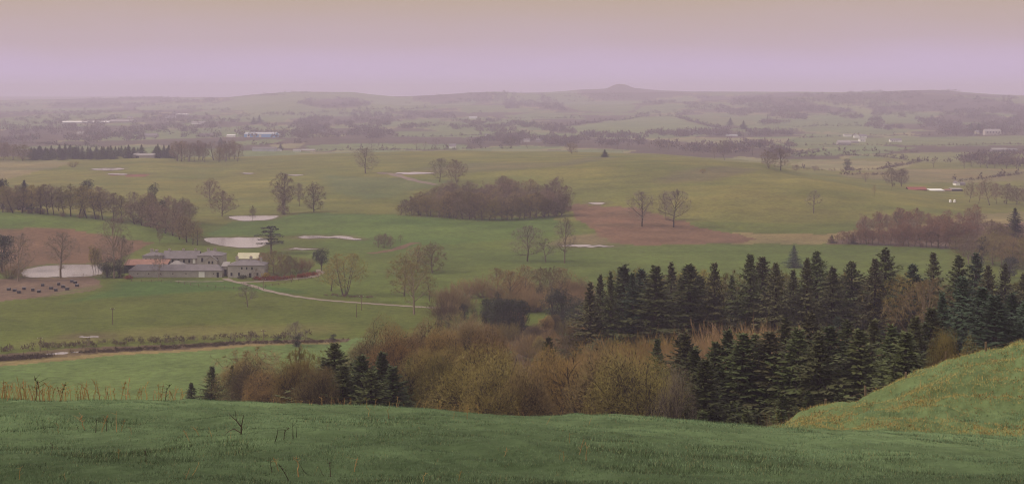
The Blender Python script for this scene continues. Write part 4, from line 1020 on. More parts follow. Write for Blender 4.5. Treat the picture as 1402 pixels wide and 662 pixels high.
big_bare = [  # column, top, depth, kind, twig, wide, label
    (418, 474, 262, 'oak', 'twig_olive', 62, 'round bare tree overlapping the pale field corner'),
    (405, 490, 240, 'dome', 'twig_orange', 58, 'orange-brown bushy tree left of the dark trio'),
    (432, 500, 215, 'dome', 'twig_brown', 60, 'brown bushy tree at the foot of the dark trio'),
    (512, 432, 300, 'dome', 'twig_brown', 66, 'large dome-crowned oak behind the dark trio'),
    (540, 446, 285, 'dome', 'twig_orange', 60, 'orange-tinged oak right of the large dome-crowned oak'),
    (578, 436, 300, 'dome', 'twig_brown', 74, 'spreading oak with dark limbs in the centre left'),
    (604, 452, 275, 'dome', 'twig_orange', 56, 'smaller oak tucked right of the spreading oak'),
    (640, 440, 290, 'dome', 'twig_brown', 70, 'dark ivied oak in the centre of the gully wood'),
    (668, 450, 280, 'dome', 'twig_orange', 60, 'oak with level pale limbs right of the ivied oak'),
    (585, 476, 225, 'dome', 'twig_olive', 70, 'olive bushy tree right of the dark trio'),
    (610, 490, 205, 'dome', 'twig_olive', 64, 'low olive bushy tree beside the big olive dome'),
    (655, 474, 195, 'dome', 'twig_olive', 108, 'big olive dome tree in the centre of the gully wood'),
    (680, 484, 185, 'dome', 'twig_olive', 80, 'olive tree overlapping the big dome on its right'),
    (722, 496, 185, 'dome', 'twig_brown', 60, 'small rounded brown tree right of the olive dome'),
    (735, 470, 240, 'oakbig', 'twig_orange', 64, 'bare oak with crooked limbs before the valley thicket'),
    (762, 480, 225, 'dome', 'twig_orange', 72, 'leaning orange oak left of the great forked oak'),
    (803, 462, 205, 'oakbig', 'twig_orange', 124, 'great forked oak with dark limbs and orange twigs'),
    (840, 468, 195, 'dome', 'twig_brown', 96, 'oak right of the great forked oak'),
    (872, 470, 188, 'dome', 'twig_olive', 100, 'pale-limbed oak in front of the conifers'),
    (905, 484, 180, 'oakbig', 'twig_olive', 84, 'low pale-limbed oak against the near spruces'),
    (925, 500, 172, 'oakbig', 'twig_grey', 60, 'grey twisted small tree at the edge of the near spruces'),
    (782, 448, 330, 'oak', 'twig_brown', 40, 'slim bare tree at the right end of the valley thicket'),
]
for x, t, Y, kd, tw, w, lab in big_bare:
    tree_at(kd, x, None, t, lab, Y=Y, twig=tw, wpx=w * 1.4)
fill(['willow'], [(805, 270), (1060, 262), (1060, 300), (820, 305)], 34, (12.5, 16), 'orange-tan willow in the scrub dome below the spruce row', 'orange-tan scrub dome', ['twig_tan', 'twig_orange', 'twig_orange'], (1.0, 1.35), mind=4)
fill(['willow'], [(1075, 245), (1150, 245), (1150, 275), (1075, 275)], 9, (15, 18), 'pale tan willow among the near spruces', 'pale willows among the spruces', ['twig_tan'], (1.0, 1.2), mind=5)
fill(['willow', 'shrub'], [(980, 262), (1065, 255), (1065, 285), (985, 285)], 10, (16, 19), 'pale tan willow crowning the scrub dome', 'pale willows crowning the dome', ['twig_tan'], (1.0, 1.3), mind=4)
for k, (x, t, Y, w) in enumerate([(1280, 466, 150, 42), (1298, 453, 155, 52), (1320, 462, 150, 46), (1338, 478, 140, 36)]):
    L('dome', x, None, t, '%s bush from the left of the olive dome above the mound' % ORD[k + 1], 'olive dome bushes above the mound', Y=Y, wpx=w, twig='twig_olive')
for k, (x, t, Y, w, tw) in enumerate([(1085, 548, 92, .7, 'twig_brown'), (1066, 562, 90, .6, 'twig_grey'), (1105, 540, 100, .7, 'twig_brown')]):
    L('shrub', x, None, t, ['grey tangled bush at the foot of the mound', 'low grey bush where mound and meadow meet', 'brown bush behind the foot of the mound'][k], Y=Y, wide=w, twig=tw)
fill(['shrub', 'willow', 'shrub'], [(268, 150), (470, 120), (480, 170), (275, 230)], 22, (8, 12), 'orange-brown scrub just behind the crest at the left of the gully', 'crest scrub left', ['twig_orange', 'twig_tan', 'twig_brown'], (1.0, 1.3), mind=3, sink=1.0)
fill(['shrub', 'dome', 'shrub'], [(560, 130), (960, 112), (960, 165), (560, 175)], 12, (4, 6.5), 'brown scrub just behind the crest under the oaks', 'crest scrub under the oaks', ['twig_brown', 'twig_olive', 'twig_orange'], (1.0, 1.3), mind=3.5)
fill(['dome', 'oakbig'], [(480, 240), (800, 225), (800, 320), (480, 320)], 10, (7, 10), 'brown bare tree filling the gully between the oaks', 'filler trees of the gully', ['twig_brown', 'twig_olive'], (1.3, 1.6), mind=5)

# ---------------------------------------------------------------- far woods and hedges
VPX = np.arange(-120, 1530, 6.0); VPY = np.arange(118, 262, 0.5)
VIS = np.empty((len(VPX), len(VPY)))
for i, c in enumerate(VPX):
    Xc = (c - CX) / F * GY
    vv = np.minimum.accumulate(HY + F * (EYE - H0(Xc, GY)) / GY)
    VIS[i] = np.interp(-VPY, -vv, GY)
def fast_gp(px, py):
    a = np.clip(((np.asarray(px) - VPX[0]) / 6.0), 0, len(VPX) - 1.01); b = np.clip((np.asarray(py) - VPY[0]) / .5, 0, len(VPY) - 1.01)
    ia, ib = np.round(a).astype(int), b.astype(int); f = b - ib
    Y = VIS[ia, ib] * (1 - f) + VIS[ia, ib + 1] * f
    return (np.asarray(px) - CX) / F * Y, Y
FR = np.random.default_rng(99)
def blob_plants(X, Y, h, w, n_each, colors, spiky=.5):
    """bare crowns as bunches of slivers, one bunch per plant"""
    N = len(X); Z = H0(X, Y)
    d = norm(FR.normal(size=(N, n_each, 3))); d[..., 2] = np.abs(d[..., 2]) * .9 + .05
    r_ = FR.uniform(.25, 1.0, (N, n_each, 1)) ** .6
    p = np.empty((N, n_each, 3))
    p[..., 0] = X[:, None] + d[..., 0] * r_[..., 0] * w[:, None] * .5
    p[..., 1] = Y[:, None] + d[..., 1] * r_[..., 0] * w[:, None] * .5
    p[..., 2] = Z[:, None] + h[:, None] * (.12 + .70 * d[..., 2] * r_[..., 0])
    dd = d * .6 + FR.normal(size=d.shape) * .5; dd[..., 2] += spiky
    L_ = FR.uniform(.18, .36, (N, n_each)) * h[:, None]; W_ = FR.uniform(.06, .15, (N, n_each)) * h[:, None]
    V, T = slivers(p.reshape(-1, 3), dd.reshape(-1, 3), L_.ravel(), W_.ravel(), FR)
    c = np.repeat(np.repeat(colors * FR.uniform(.75, 1.25, (N, 1)), n_each, 0) * FR.uniform(.85, 1.15, (N * n_each, 1)), 3, 0)
    return V, T, c
C_MAUVE = np.array([0.105, 0.070, 0.062]); C_BRN = np.array([0.10, 0.070, 0.05]); C_CON = np.array([0.05, 0.055, 0.04])
def sample_poly(pts, n):
    P = np.array(pts, float); out = []
    lo, hi = P.min(0), P.max(0)
    while sum(len(o) for o in out) < n:
        q = lo + FR.random((n * 3, 2)) * (hi - lo)
        ins, _ = poly_dist(q[:, 0], q[:, 1], P); out.append(q[ins])
    return np.concatenate(out)[:n]
def far_wood(pts, n, label, hr=(9, 17), con=.06, clump=.45):
    q = sample_poly(pts, n * 2)
    k = fbm(q[:, 0] / 26.0, q[:, 1] / 4.5, 300 + int(pts[0][0]), 3)
    q = q[np.argsort(-k)][:n] if clump else q[:n]
    X, Y = fast_gp(q[:, 0], q[:, 1])
    h = FR.uniform(*hr, len(X)); w = h * FR.uniform(.8, 1.3, len(X))
    base = np.where((FR.random(len(X)) < con)[:, None], C_CON, np.where(FR.random((len(X), 1)) < .6, C_MAUVE, C_BRN))
    V, T, c = blob_plants(X, Y, h, w, 26, base)
    tag(link('far_wood', raw_mesh('far_wood', V, T, 3, M['far_wood'], c)), label, 'wood', kind='stuff')
far_wood([(0, 144), (60, 138), (100, 137), (140, 133), (220, 133), (300, 136), (300, 140), (240, 139), (185, 146), (0, 147)], 700, 'hazy belt of woodland along the farthest left skyline')
far_wood([(-40, 156), (80, 154), (190, 152), (265, 157), (330, 160), (330, 188), (240, 192), (150, 196), (-40, 196)], 1050, 'mauve mosaic of woods across the left valley floor')
far_wood([(330, 159), (400, 157), (450, 154), (560, 152), (625, 158), (625, 164), (548, 164), (545, 172), (620, 172), (540, 179), (540, 190), (420, 196), (395, 190), (330, 188)], 1000, 'mauve woods below the twin far hills')
far_wood([(340, 131), (380, 126.5), (420, 126.5), (440, 127.5), (400, 130), (350, 134)], 110, 'scrubby woodland on the brow of the far left hill', (7, 11))
far_wood([(405, 142), (430, 134), (480, 135), (512, 141), (500, 148), (440, 149)], 260, 'dark copse on the face of the far hill')
far_wood([(548, 141), (600, 131), (640, 129), (700, 126), (745, 131), (765, 140), (700, 143), (640, 140), (580, 148)], 420, 'hazy woods on the middle far hill')
far_wood([(600, 168), (690, 164), (765, 174), (800, 184), (880, 186), (880, 201), (760, 201), (640, 198), (690, 184), (620, 178)], 800, 'woods and hedgerow trees across the middle valley floor')
far_wood([(690, 142), (770, 142), (775, 152), (740, 153), (690, 157), (640, 156), (690, 151)], 260, 'woods between the pale fields in the middle distance')
far_wood([(780, 140), (770, 131), (800, 123), (835, 121), (866, 122), (880, 128), (860, 136), (820, 140)], 260, 'wooded flank of the knobbed hill', (6, 10))
far_wood([(868, 142), (880, 137), (960, 133), (1060, 130), (1110, 136), (1190, 152), (1190, 164), (1170, 165), (1120, 156), (1040, 162), (960, 156), (900, 164), (870, 158), (950, 145)], 1100, 'broad wood on the slopes left of the right ridge')
far_wood([(1090, 131), (1150, 128), (1290, 123), (1340, 128), (1402, 134), (1450, 136), (1450, 184), (1330, 186), (1250, 183), (1185, 176), (1195, 156), (1195, 150), (1120, 136)], 1900, 'big mauve wood covering the right ridge')
far_wood([(880, 183), (960, 181), (1085, 182), (1085, 190), (960, 188), (880, 190)], 300, 'belt of hedgerow trees along the middle valley road')
far_wood([(880, 197), (980, 197), (1085, 198), (1085, 215), (1000, 213), (900, 204)], 260, 'scattered thicket beyond the hill shoulder')
far_wood([(1040, 168), (1075, 160), (1105, 158), (1100, 172), (1040, 172)], 120, 'copse above the far pale fields')
far_wood([(180, 148), (300, 144), (330, 150), (320, 154), (260, 151)], 60, 'scattered trees on the far left pastures')
far_wood([(1310, 215), (1402, 213), (1440, 213), (1440, 230), (1402, 229), (1320, 226)], 150, 'thicket band across the right valley pastures', (8, 14))

HEDGES = [
    ([(1085, 213), (1130, 207), (1200, 208), (1260, 209)], 4, 'hedge along the foot of the cottage fields'),
    ([(1082, 216), (1150, 213), (1200, 215), (1260, 222), (1330, 223), (1402, 222)], 5, 'long bushy hedge above the stubble field'),
    ([(1100, 233), (1150, 235), (1200, 233), (1250, 224), (1262, 222)], 4, 'dark hedge curving round the stubble field'),
    ([(1150, 240), (1185, 240), (1240, 240)], 3.5, 'scrubby hedge along the rushy ground'),
    ([(1310, 249), (1345, 246), (1402, 238), (1440, 236)], 3.5, 'hedge rising from the white house to the picture edge'),
    ([(1085, 200), (1150, 199), (1260, 200), (1330, 199), (1402, 198)], 2.5, 'hedge below the white cottages'),
    ([(1090, 190), (1130, 188), (1200, 186), (1300, 186), (1402, 185)], 4, 'tree-lined hedge behind the white cottages'),
    ([(1085, 175), (1120, 173), (1180, 173)], 6, 'hedge under the high pale field'),
    ([(760, 175), (800, 169.5), (880, 160.5), (925, 160)], 6, 'hedge over the top of the big pale far field'),
    ([(925, 160.5), (955, 169), (985, 176), (1040, 178), (1085, 178)], 6, 'hedge falling right from the big pale far field'),
    ([(780, 184), (860, 185), (960, 181)], 6, 'hedge along the bottom of the big pale far field'),
    ([(690, 163), (740, 162), (800, 163)], 6, 'hedge under the small rounded far fields'),
    ([(540, 188), (600, 188), (690, 184)], 5, 'hedge across the middle valley pasture'),
    ([(420, 207), (520, 206.5), (640, 204.5), (700, 204)], 5, 'dark hedge running just behind the hill crest'),
    ([(300, 200), (360, 199), (420, 196)], 5, 'hedge by the blue shed'),
    ([(0, 153.5), (60, 153.5), (150, 152.5), (190, 151.5)], 7, 'hedge line across the far left fields'),
    ([(185, 147), (240, 141), (300, 141)], 7, 'hedge along the top of the far left pastures'),
    ([(330, 157), (400, 156), (450, 153.5), (520, 150.5), (600, 147.5)], 7, 'hedge along the foot of the far left hill'),
    ([(0, 196), (60, 198), (140, 203)], 6, 'hedge behind the distant shelter belt'),
]
for pts, hh, lab in HEDGES:
    P = np.array(pts, float); X, Y = fast_gp(P[:, 0], P[:, 1])
    seg = np.hypot(np.diff(X), np.diff(Y)); tot = seg.sum(); n = int(min(260, tot / (hh * .7)))
    s = np.sort(FR.random(n)) * tot; cs = np.concatenate([[0], np.cumsum(seg)])
    hx = np.interp(s, cs, X) + FR.normal(size=n) * 1.2; hy = np.interp(s, cs, Y) + FR.normal(size=n) * 1.2
    h = 1.25 * hh * FR.uniform(.6, 1.0, n) * np.where(FR.random(n) < .12, 2.2, 1); w = hh * FR.uniform(.9, 1.5, n)
    V, T, c = blob_plants(hx, hy, h, w, 20, np.tile(C_BRN * .85, (n, 1)))
    tag(link('hedge', raw_mesh('hedge', V, T, 3, M['far_wood'], c)), lab, 'hedge')

# hedgerow trees one can tell apart beyond the hill
fr = random.Random(5)
rows_of_trees = [
    ([(1003, 186), (1010, 186), (1018, 186.5), (1027, 187), (1036, 187), (1044, 187)], 12, 'far tree from the left in the row along the middle valley road', 'trees of the middle valley road', 'twig_mauve'),
    ([(1052, 184), (1058, 184), (1064, 184), (1070, 184), (1076, 184), (1082, 184), (1090, 183.5), (1098, 183)], 12, 'tree from the left in the even row left of the cottages', 'even row left of the cottages', 'twig_mauve'),
    ([(890, 203), (903, 206), (915, 205), (938, 207), (950, 210), (962, 210), (1030, 213), (1043, 219)], 13, 'small tree from the left beyond the hill shoulder', 'trees beyond the hill shoulder', 'twig_brown'),
    ([(1278, 229), (1320, 230), (1331, 229), (1342, 229), (1352, 230), (1362, 230), (1378, 231), (1392, 231)], 15, 'tree from the left in the clump across the right pastures', 'clump across the right pastures', 'twig_mauve'),
    ([(700, 201), (722, 203), (742, 202), (830, 203), (846, 204), (860, 205)], 13, 'tree from the left just behind the hill crest', 'trees just behind the hill crest', 'twig_mauve'),
    ([(508, 205), (520, 205), (570, 203), (582, 203), (596, 202), (640, 203)], 14, 'tree from the left in the hedge behind the left crest', 'trees in the hedge behind the left crest', 'twig_mauve'),
]
for pts, hh, lab, grp, tw in rows_of_trees:
    for k, (x, y) in enumerate(pts):
        X, Y = fast_gp([x], [y]); plant('faroak', float(X[0]), float(Y[0]), hh * fr.uniform(.75, 1.25), '%s %s' % (ORD[k + 1], lab), grp, twig=tw, wide=fr.uniform(.7, 1.0))
for k, (x, y, h) in enumerate([(384, 205.5, 10), (302, 196, 11), (1012, 186, 12), (355, 168, 22), (347, 170, 20), (1000, 172, 20), (1018, 177, 20), (1340, 182, 22), (1330, 181, 20), (828, 215, 8)]):
    X, Y = fast_gp([x], [y]); plant('spruce', float(X[0]), float(Y[0]), h, ['dark pointed evergreen beside the purple shed', 'dark evergreen left of the white unit', 'dark round-topped conifer by the valley road', 'tall far conifer below the left hill', 'second tall far conifer below the left hill', 'far conifer on the wooded slope', 'far conifer at the end of the falling hedge', 'dark conifer left of the grey manor', 'shorter conifer left of the grey manor', 'tiny dark evergreen on the hill crest'][k], twig='leaf_dark', wide=1.4)

# ---------------------------------------------------------------- buildings
def prism(name, pts, faces, mat, parent):
    me = bpy.data.meshes.new(name); me.from_pydata([tuple(p) for p in pts], [], faces); me.update(); me.materials.append(mat)
    return link(name, me, parent)
def box(name, x0, x1, y0, y1, z0, z1, mat, parent):
    return prism(name, [(x0, y0, z0), (x1, y0, z0), (x1, y1, z0), (x0, y1, z0), (x0, y0, z1), (x1, y0, z1), (x1, y1, z1), (x0, y1, z1)],
                 [(0, 3, 2, 1), (4, 5, 6, 7), (0, 1, 5, 4), (1, 2, 6, 5), (2, 3, 7, 6), (3, 0, 4, 7)], mat, parent)
def building(name, label, px0, px1, Y, wall, roof, depth, style='gx', wm='stone', rm='slate', windows=(), doors=(), chimneys=(), z0=None, cat='building', hip=None, over=.3, group=None):
    """windows, doors: (left, bottom, width, height) in metres on the front; chimneys: (x, y, w, height above ridge)"""
    X0, X1 = at(px0, Y)[0], at(px1, Y)[0]; W = X1 - X0
    z = min(HZ(X0, Y), HZ(X1, Y), HZ((X0 + X1) / 2, Y + depth)) if z0 is None else z0
    root = empty(name, (X0, Y, z)); tag(root, label, cat, group)
    wm, rm = M[wm], M[rm]; b = -1.2; o = over; e = wall; t = wall + roof; rz = e + .004
    if style == 'gx':
        prism('wall', [(0, 0, b), (W, 0, b), (W, depth, b), (0, depth, b), (0, 0, e), (W, 0, e), (W, depth, e), (0, depth, e), (0, depth / 2, t), (W, depth / 2, t)],
              [(0, 1, 5, 4), (1, 2, 6, 9, 5), (2, 3, 7, 6), (3, 0, 4, 8, 7)], wm, root)
        s = roof / (depth / 2); lo = e - o * s
        pts = []
        for x in (-o, W + o):
            pts += [(x, -o, lo + .02), (x, depth / 2, t + .02), (x, depth + o, lo + .02), (x, depth + o, lo + .2), (x, depth / 2, t + .22), (x, -o, lo + .2)]
        rf = prism('roof', pts, [(5, 4, 1, 0), (4, 3, 2, 1), (6, 7, 10, 11), (7, 8, 9, 10), (0, 1, 7, 6), (1, 2, 8, 7), (2, 3, 9, 8), (3, 4, 10, 9), (4, 5, 11, 10), (5, 0, 6, 11)], rm, root)
    elif style == 'gy':
        prism('wall', [(0, 0, b), (W, 0, b), (W, depth, b), (0, depth, b), (0, 0, e), (W, 0, e), (W, depth, e), (0, depth, e), (W / 2, 0, t), (W / 2, depth, t)],
              [(0, 1, 5, 8, 4), (1, 2, 6, 5), (2, 3, 7, 9, 6), (3, 0, 4, 7)], wm, root)
        s = roof / (W / 2); lo = e - o * s; pts = []
        for y in (-o, depth + o):
            pts += [(-o, y, lo + .02), (W / 2, y, t + .02), (W + o, y, lo + .02), (W + o, y, lo + .2), (W / 2, y, t + .22), (-o, y, lo + .2)]
        rf = prism('roof', pts, [(0, 1, 4, 5), (1, 2, 3, 4), (6, 11, 10, 7), (7, 10, 9, 8), (0, 6, 7, 1), (1, 7, 8, 2), (2, 8, 9, 3), (3, 9, 10, 4), (4, 10, 11, 5), (5, 11, 6, 0)], rm, root)
    elif style == 'hip':
        box('wall', 0, W, 0, depth, b, e, wm, root)
        hp = min(W / 2 - .05, depth / 2) if hip is None else hip
        prism('roof', [(-o, -o, rz), (W + o, -o, rz), (W + o, depth + o, rz), (-o, depth + o, rz), (-o, -o, rz + .12), (W + o, -o, rz + .12), (W + o, depth + o, rz + .12), (-o, depth + o, rz + .12), (hp, depth / 2, t), (W - hp, depth / 2, t)],
              [(0, 3, 2, 1), (0, 1, 5, 4), (1, 2, 6, 5), (2, 3, 7, 6), (3, 0, 4, 7), (4, 5, 9, 8), (5, 6, 9), (6, 7, 8, 9), (7, 4, 8)], rm, root)
    else:  # mono pitch rising to the back
        prism('wall', [(0, 0, b), (W, 0, b), (W, depth, b), (0, depth, b), (0, 0, e), (W, 0, e), (W, depth, t), (0, depth, t)], [(0, 1, 5, 4), (1, 2, 6, 5), (2, 3, 7, 6), (3, 0, 4, 7)], wm, root)
        s = roof / depth; lo = e - o * s; hi = t + o * s
        prism('roof', [(-o, -o, lo + .02), (W + o, -o, lo + .02), (W + o, depth + o, hi + .02), (-o, depth + o, hi + .02), (-o, -o, lo + .18), (W + o, -o, lo + .18), (W + o, depth + o, hi + .18), (-o, depth + o, hi + .18)],
              [(0, 3, 2, 1), (4, 5, 6, 7), (0, 1, 5, 4), (1, 2, 6, 5), (2, 3, 7, 6), (3, 0, 4, 7)], rm, root)
    for (x, zb, w, h) in windows:
        f = box('window', x - .08, x + w + .08, -.07, .05, zb - .1, zb + h + .08, M['stone_pale'], root)
        box('pane', x, x + w, -.085, -.02, zb, zb + h, M['glass'], f)
    for d_ in doors:
        x, zb, w, h = d_[:4]; dm = M[d_[4]] if len(d_) > 4 else M['opening']
        box('door', x, x + w, -.08, .04, zb, zb + h, dm, root)
    for (x, yy, w, h) in chimneys:
        ch = box('chimney', x - w / 2, x + w / 2, yy - w / 3, yy + w / 3, t - roof * .6, t + h, M['stone'], root)
        box('chimney_cap', x - w / 2 - .1, x + w / 2 + .1, yy - w / 3 - .1, yy + w / 3 + .1, t + h + .004, t + h + .2, M['stone_pale'], ch)
        for q in (-1, 1): box('chimney_pot', x + q * w / 4 - .12, x + q * w / 4 + .12, yy - .12, yy + .12, t + h + .2, t + h + .6, M['tin_red'], ch)
    return root
win = lambda xs, zb, w, h: [(x, zb, w, h) for x in xs]
GZ0 = HZ(*at(240, 642))
# the estate: 3 photo pixels to the metre
building('stone_barn', 'long low stone barn with slate roof and one white double door', 176, 304, 642, 2.9, 2.6, 7.5, 'hip', 'stone', 'slate', windows=win([4.0, 9.0, 14.5, 20.0, 26.0, 38.5], 1.4, .5, .5), doors=[(32.0, 0, 2.7, 2.5, 'white'), (40.2, 0, 1.0, 2.2)], hip=3.0, z0=GZ0, cat='barn')
building('tin_shed', 'open shed with rusty red tin roof behind the stone barn', 170, 228, 656, 3.8, 1.7, 7, 'mono', 'opening', 'tin_red', z0=GZ0, cat='shed')
building('hipped_lodge', 'small hipped outbuilding with pale roof behind the barn', 229, 251, 654, 3.6, 2.2, 6, 'hip', 'stone', 'slate_pale', z0=GZ0)
building('country_house', 'square hipped stone house with cluster of chimneys behind the tin shed', 195, 221, 674, 5.9, 1.7, 9, 'hip', 'stone', 'slate', windows=win([1.2, 3.6, 6.0], 3.2, .8, 1.5), chimneys=[(3.4, 4.5, 1.3, .9), (5.6, 4.8, 1.4, .6)], z0=GZ0, cat='house')
building('stable_range', 'long slate-roofed stable range between the house and pavilion', 223, 271, 676, 4.6, 3.1, 8, 'gx', 'render_grey', 'slate', windows=win([1.5, 4.2, 7.0, 9.6, 12.2], 2.4, 1.0, 1.6), doors=[(14.4, 2.2, 1.2, 2.3, 'white'), (3.0, 0, 1.2, 2.2)], chimneys=[(2.2, 4, .9, .8), (9.0, 4, .9, .8), (14.8, 4, .9, .8)], z0=GZ0)
pav = building('stone_pavilion', 'hipped stone pavilion with central pediment and white-framed windows', 270, 304.5, 670, 6.5, 2.0, 10, 'hip', 'stone', 'slate', windows=win([1.9, 9.0], 3.6, 1.0, 1.9), chimneys=[(4.2, 5, 1.2, .8), (7.4, 5, 1.2, .8)], z0=GZ0)
building('pedimented_porch', 'gabled stone porch fronting the hipped pavilion', 281, 297, 667.5, 4.6, 1.9, 2.4, 'gy', 'stone_pale', 'slate_pale', windows=win([1.4, 3.0], 3.0, .8, 1.3), z0=GZ0, cat='porch')
building('stone_house', 'two-storey stone house with hipped roof and tall chimneys at the yard gate', 312, 362, 640, 5.6, 2.0, 10, 'hip', 'stone', 'slate', windows=win([1.2, 4.6, 13.0], .9, .9, 1.5) + win([6.0, 8.2], 3.9, .7, 1.0) + win([10.6], 3.7, .8, 1.2), doors=[(9.6, 0, 1.1, 2.2)], chimneys=[(3.2, 5, 1.2, 1.3), (9.6, 5, 1.2, 1.3), (14.2, 5, 1.0, 1.0)], z0=GZ0, cat='house')
building('glazed_shed', 'shed with cream ridged roof rising behind the stone house', 325, 353, 668, 5.4, 2.2, 7, 'gx', 'render_grey', 'cream', z0=GZ0, cat='shed')
building('gatehouse', 'low link with dark archway between barn and stone house', 303.8, 311.6, 647, 4.4, 1.2, 5, 'mono', 'stone', 'slate_pale', doors=[(.4, 0, 1.8, 2.9)], z0=GZ0)
# farm and sheds beyond
def far_b(name, label, px0, px1, py, hpx, rpx, depth, **k):
    X, Y = fast_gp([(px0 + px1) / 2], [py]); Y = float(Y[0]); s = Y / F
    return building(name, label, px0, px1, Y, hpx * s, rpx * s, depth, over=.2, **k)
far_b('farm_barn', 'grey farm barn roof in front of the shelter belt', 181, 212, 216, 3.6, 2.4, 16, wm='render_grey', rm='slate_pale', doors=[(4, 0, 4, 2.4)], cat='barn')
far_b('farm_barn', 'upper pale farm shed behind the grey barn', 177, 196, 213.5, 3.5, 1.8, 14, wm='render_grey', rm='slate_pale', cat='barn')
far_b('farm_shed', 'small white lean-to left of the grey barn', 170, 178, 215, 1.6, .8, 8, style='mono', wm='white', rm='slate_pale', cat='shed')
far_b('long_shed', 'very long white shed in the far left valley', 84, 148, 169, 2.2, 1.6, 40, wm='grey_clad', rm='white', cat='shed')
far_b('long_shed', 'dim grey shed right of the long white shed', 149, 181, 168, 1.8, 2.2, 40, wm='render_grey', rm='slate_pale', cat='shed')
far_b('white_shed', 'white-roofed shed among far left woods', 240, 257, 158, 1.2, 1.4, 25, wm='grey_clad', rm='white', cat='shed')
far_b('white_house', 'tiny white house left of the far white-roofed shed', 226, 240, 161.5, 1.6, 1.6, 15, wm='white', rm='slate', cat='house')
far_b('white_house', 'tiny white house in the far left woods', 174, 181, 162, 1.5, 1.4, 12, wm='white', rm='slate', cat='house')
far_b('cottage', 'low pale cottage roof in the left valley haze', 105, 117, 183, 1.4, 1.3, 10, wm='white', rm='slate_pale', cat='house')
far_b('cottage', 'grey gabled house group in the left valley', 196, 215, 188, 2.4, 3.0, 14, wm='render_grey', rm='slate', cat='house')
far_b('cottage', 'pale bungalow in the far left fields', 262, 280, 170, 1.8, 2.2, 14, wm='white', rm='slate_pale', cat='house')
far_b('cottage', 'grey roofed house left of the white unit', 273, 291, 187.5, 2.2, 3.0, 14, wm='render_grey', rm='slate', cat='house')
far_b('white_unit', 'small white industrial unit left of the blue shed', 309.5, 321, 188, 2.6, 1.0, 14, style='mono', wm='white', rm='white', cat='shed')
far_b('blue_factory', 'blue industrial shed with pale roof', 334, 377, 188, 5.0, 2.2, 40, wm='blue_clad', rm='grey_clad', doors=[(6, 0, 6, 6, 'white'), (18, 0, 6, 6, 'grey_clad'), (30, 0, 5, 6, 'white')], cat='factory')
far_b('white_unit', 'white annex at the right end of the blue shed', 377.5, 384, 187.5, 3.4, 1.0, 14, style='mono', wm='white', rm='white', cat='shed')
far_b('purple_shed', 'long dull purple shed just behind the left crest', 345, 377, 207, 3.6, 2.2, 18, wm='grey_clad', rm='slate', cat='shed')
far_b('white_house', 'white gable house right of the purple shed', 377.5, 384, 207, 2.4, 1.4, 10, style='gy', wm='white', rm='slate', cat='house')
far_b('bungalow', 'pale bungalow left in the pair behind the left crest', 401, 411, 207.5, 1.6, 1.6, 10, wm='white', rm='slate_pale', cat='house')
far_b('bungalow', 'longer pale bungalow right in the pair behind the left crest', 412, 431, 207.5, 1.7, 1.8, 12, wm='cream', rm='slate_pale', cat='house')
far_b('white_house', 'white house behind the crest of the hill in the middle', 615, 624, 203, 3.0, 3.2, 10, wm='white', rm='slate', cat='house')
far_b('white_house', 'small white house on the middle valley slope', 664, 670, 186.5, 1.6, 1.4, 10, wm='white', rm='slate', cat='house')
far_b('pale_shed', 'tiny pale shed below the middle far hill', 642, 653, 162.5, 1.4, 1.4, 20, wm='white', rm='grey_clad', cat='shed')
far_b('red_roof_house', 'small house with red roof in the middle valley', 700, 710, 187.5, 2.0, 2.4, 12, wm='white', rm='barn_red', cat='house')
far_b('cottage', 'grey cottage left beyond the hill crest in the middle valley', 717, 726, 194, 1.8, 2.2, 10, wm='white', rm='slate', cat='house')
far_b('cottage', 'grey cottage right beyond the hill crest in the middle valley', 734, 742, 194, 1.8, 2.2, 10, wm='render_grey', rm='slate', cat='house')
far_b('manor_house', 'grey gabled house beside the big pale far field', 939, 951, 184.5, 4.2, 2.6, 14, style='gy', wm='render_grey', rm='slate', cat='house')
far_b('manor_house', 'lower wing right of the grey gabled house', 951.5, 963, 184.5, 2.0, 1.8, 12, wm='render_grey', rm='slate', cat='house')
far_b('white_shed', 'small white shed on the middle valley road', 995, 1010, 186.5, 1.0, 1.0, 12, wm='white', rm='grey_clad', cat='shed')
far_b('orange_shed', 'small orange-sided shed beyond the hill shoulder', 1003, 1013, 206.5, 2.2, 1.2, 10, wm='cream', rm='tin_red', cat='shed')
far_b('white_house', 'low white house with long front left of the cottages', 1156, 1166, 187, 2.4, 1.0, 12, wm='white', rm='slate_pale', cat='house')
far_b('white_house', 'white gable end of the largest cottage', 1170, 1176, 188.8, 3.0, 2.6, 12, style='gy', wm='white', rm='slate', cat='house')
far_b('white_house', 'main range of the largest white cottage', 1176.3, 1187, 188.8, 2.6, 2.2, 9, wm='white', rm='slate', windows=win([2, 5, 8], 1, 1, 1.4), cat='house')
far_b('white_house', 'small white two-storey house below the largest cottage', 1177, 1185.5, 194, 3.2, 1.2, 10, wm='white', rm='slate_pale', windows=win([3, 7], 1.5, 1.4, 1.6), cat='house')
far_b('white_house', 'long white bungalow with dark windows right of the cottages', 1219, 1235, 194.3, 2.4, 2.0, 10, wm='white', rm='slate', windows=win([3, 7, 11], .8, 1.6, 1.6), cat='house')
far_b('white_house', 'white house alone below the right ridge wood', 1210, 1218, 175.5, 2.6, 2.6, 10, wm='white', rm='slate', cat='house')
far_b('farm_barn', 'big grey-roofed farm barn below the cottages', 1148, 1165, 198.5, 3.0, 3.2, 18, wm='slate_pale', rm='slate_pale', cat='barn')
far_b('farm_shed', 'pale shed joined right of the big grey-roofed barn', 1165.5, 1176, 196, 2.0, 1.4, 12, wm='render_grey', rm='slate_pale', cat='shed')
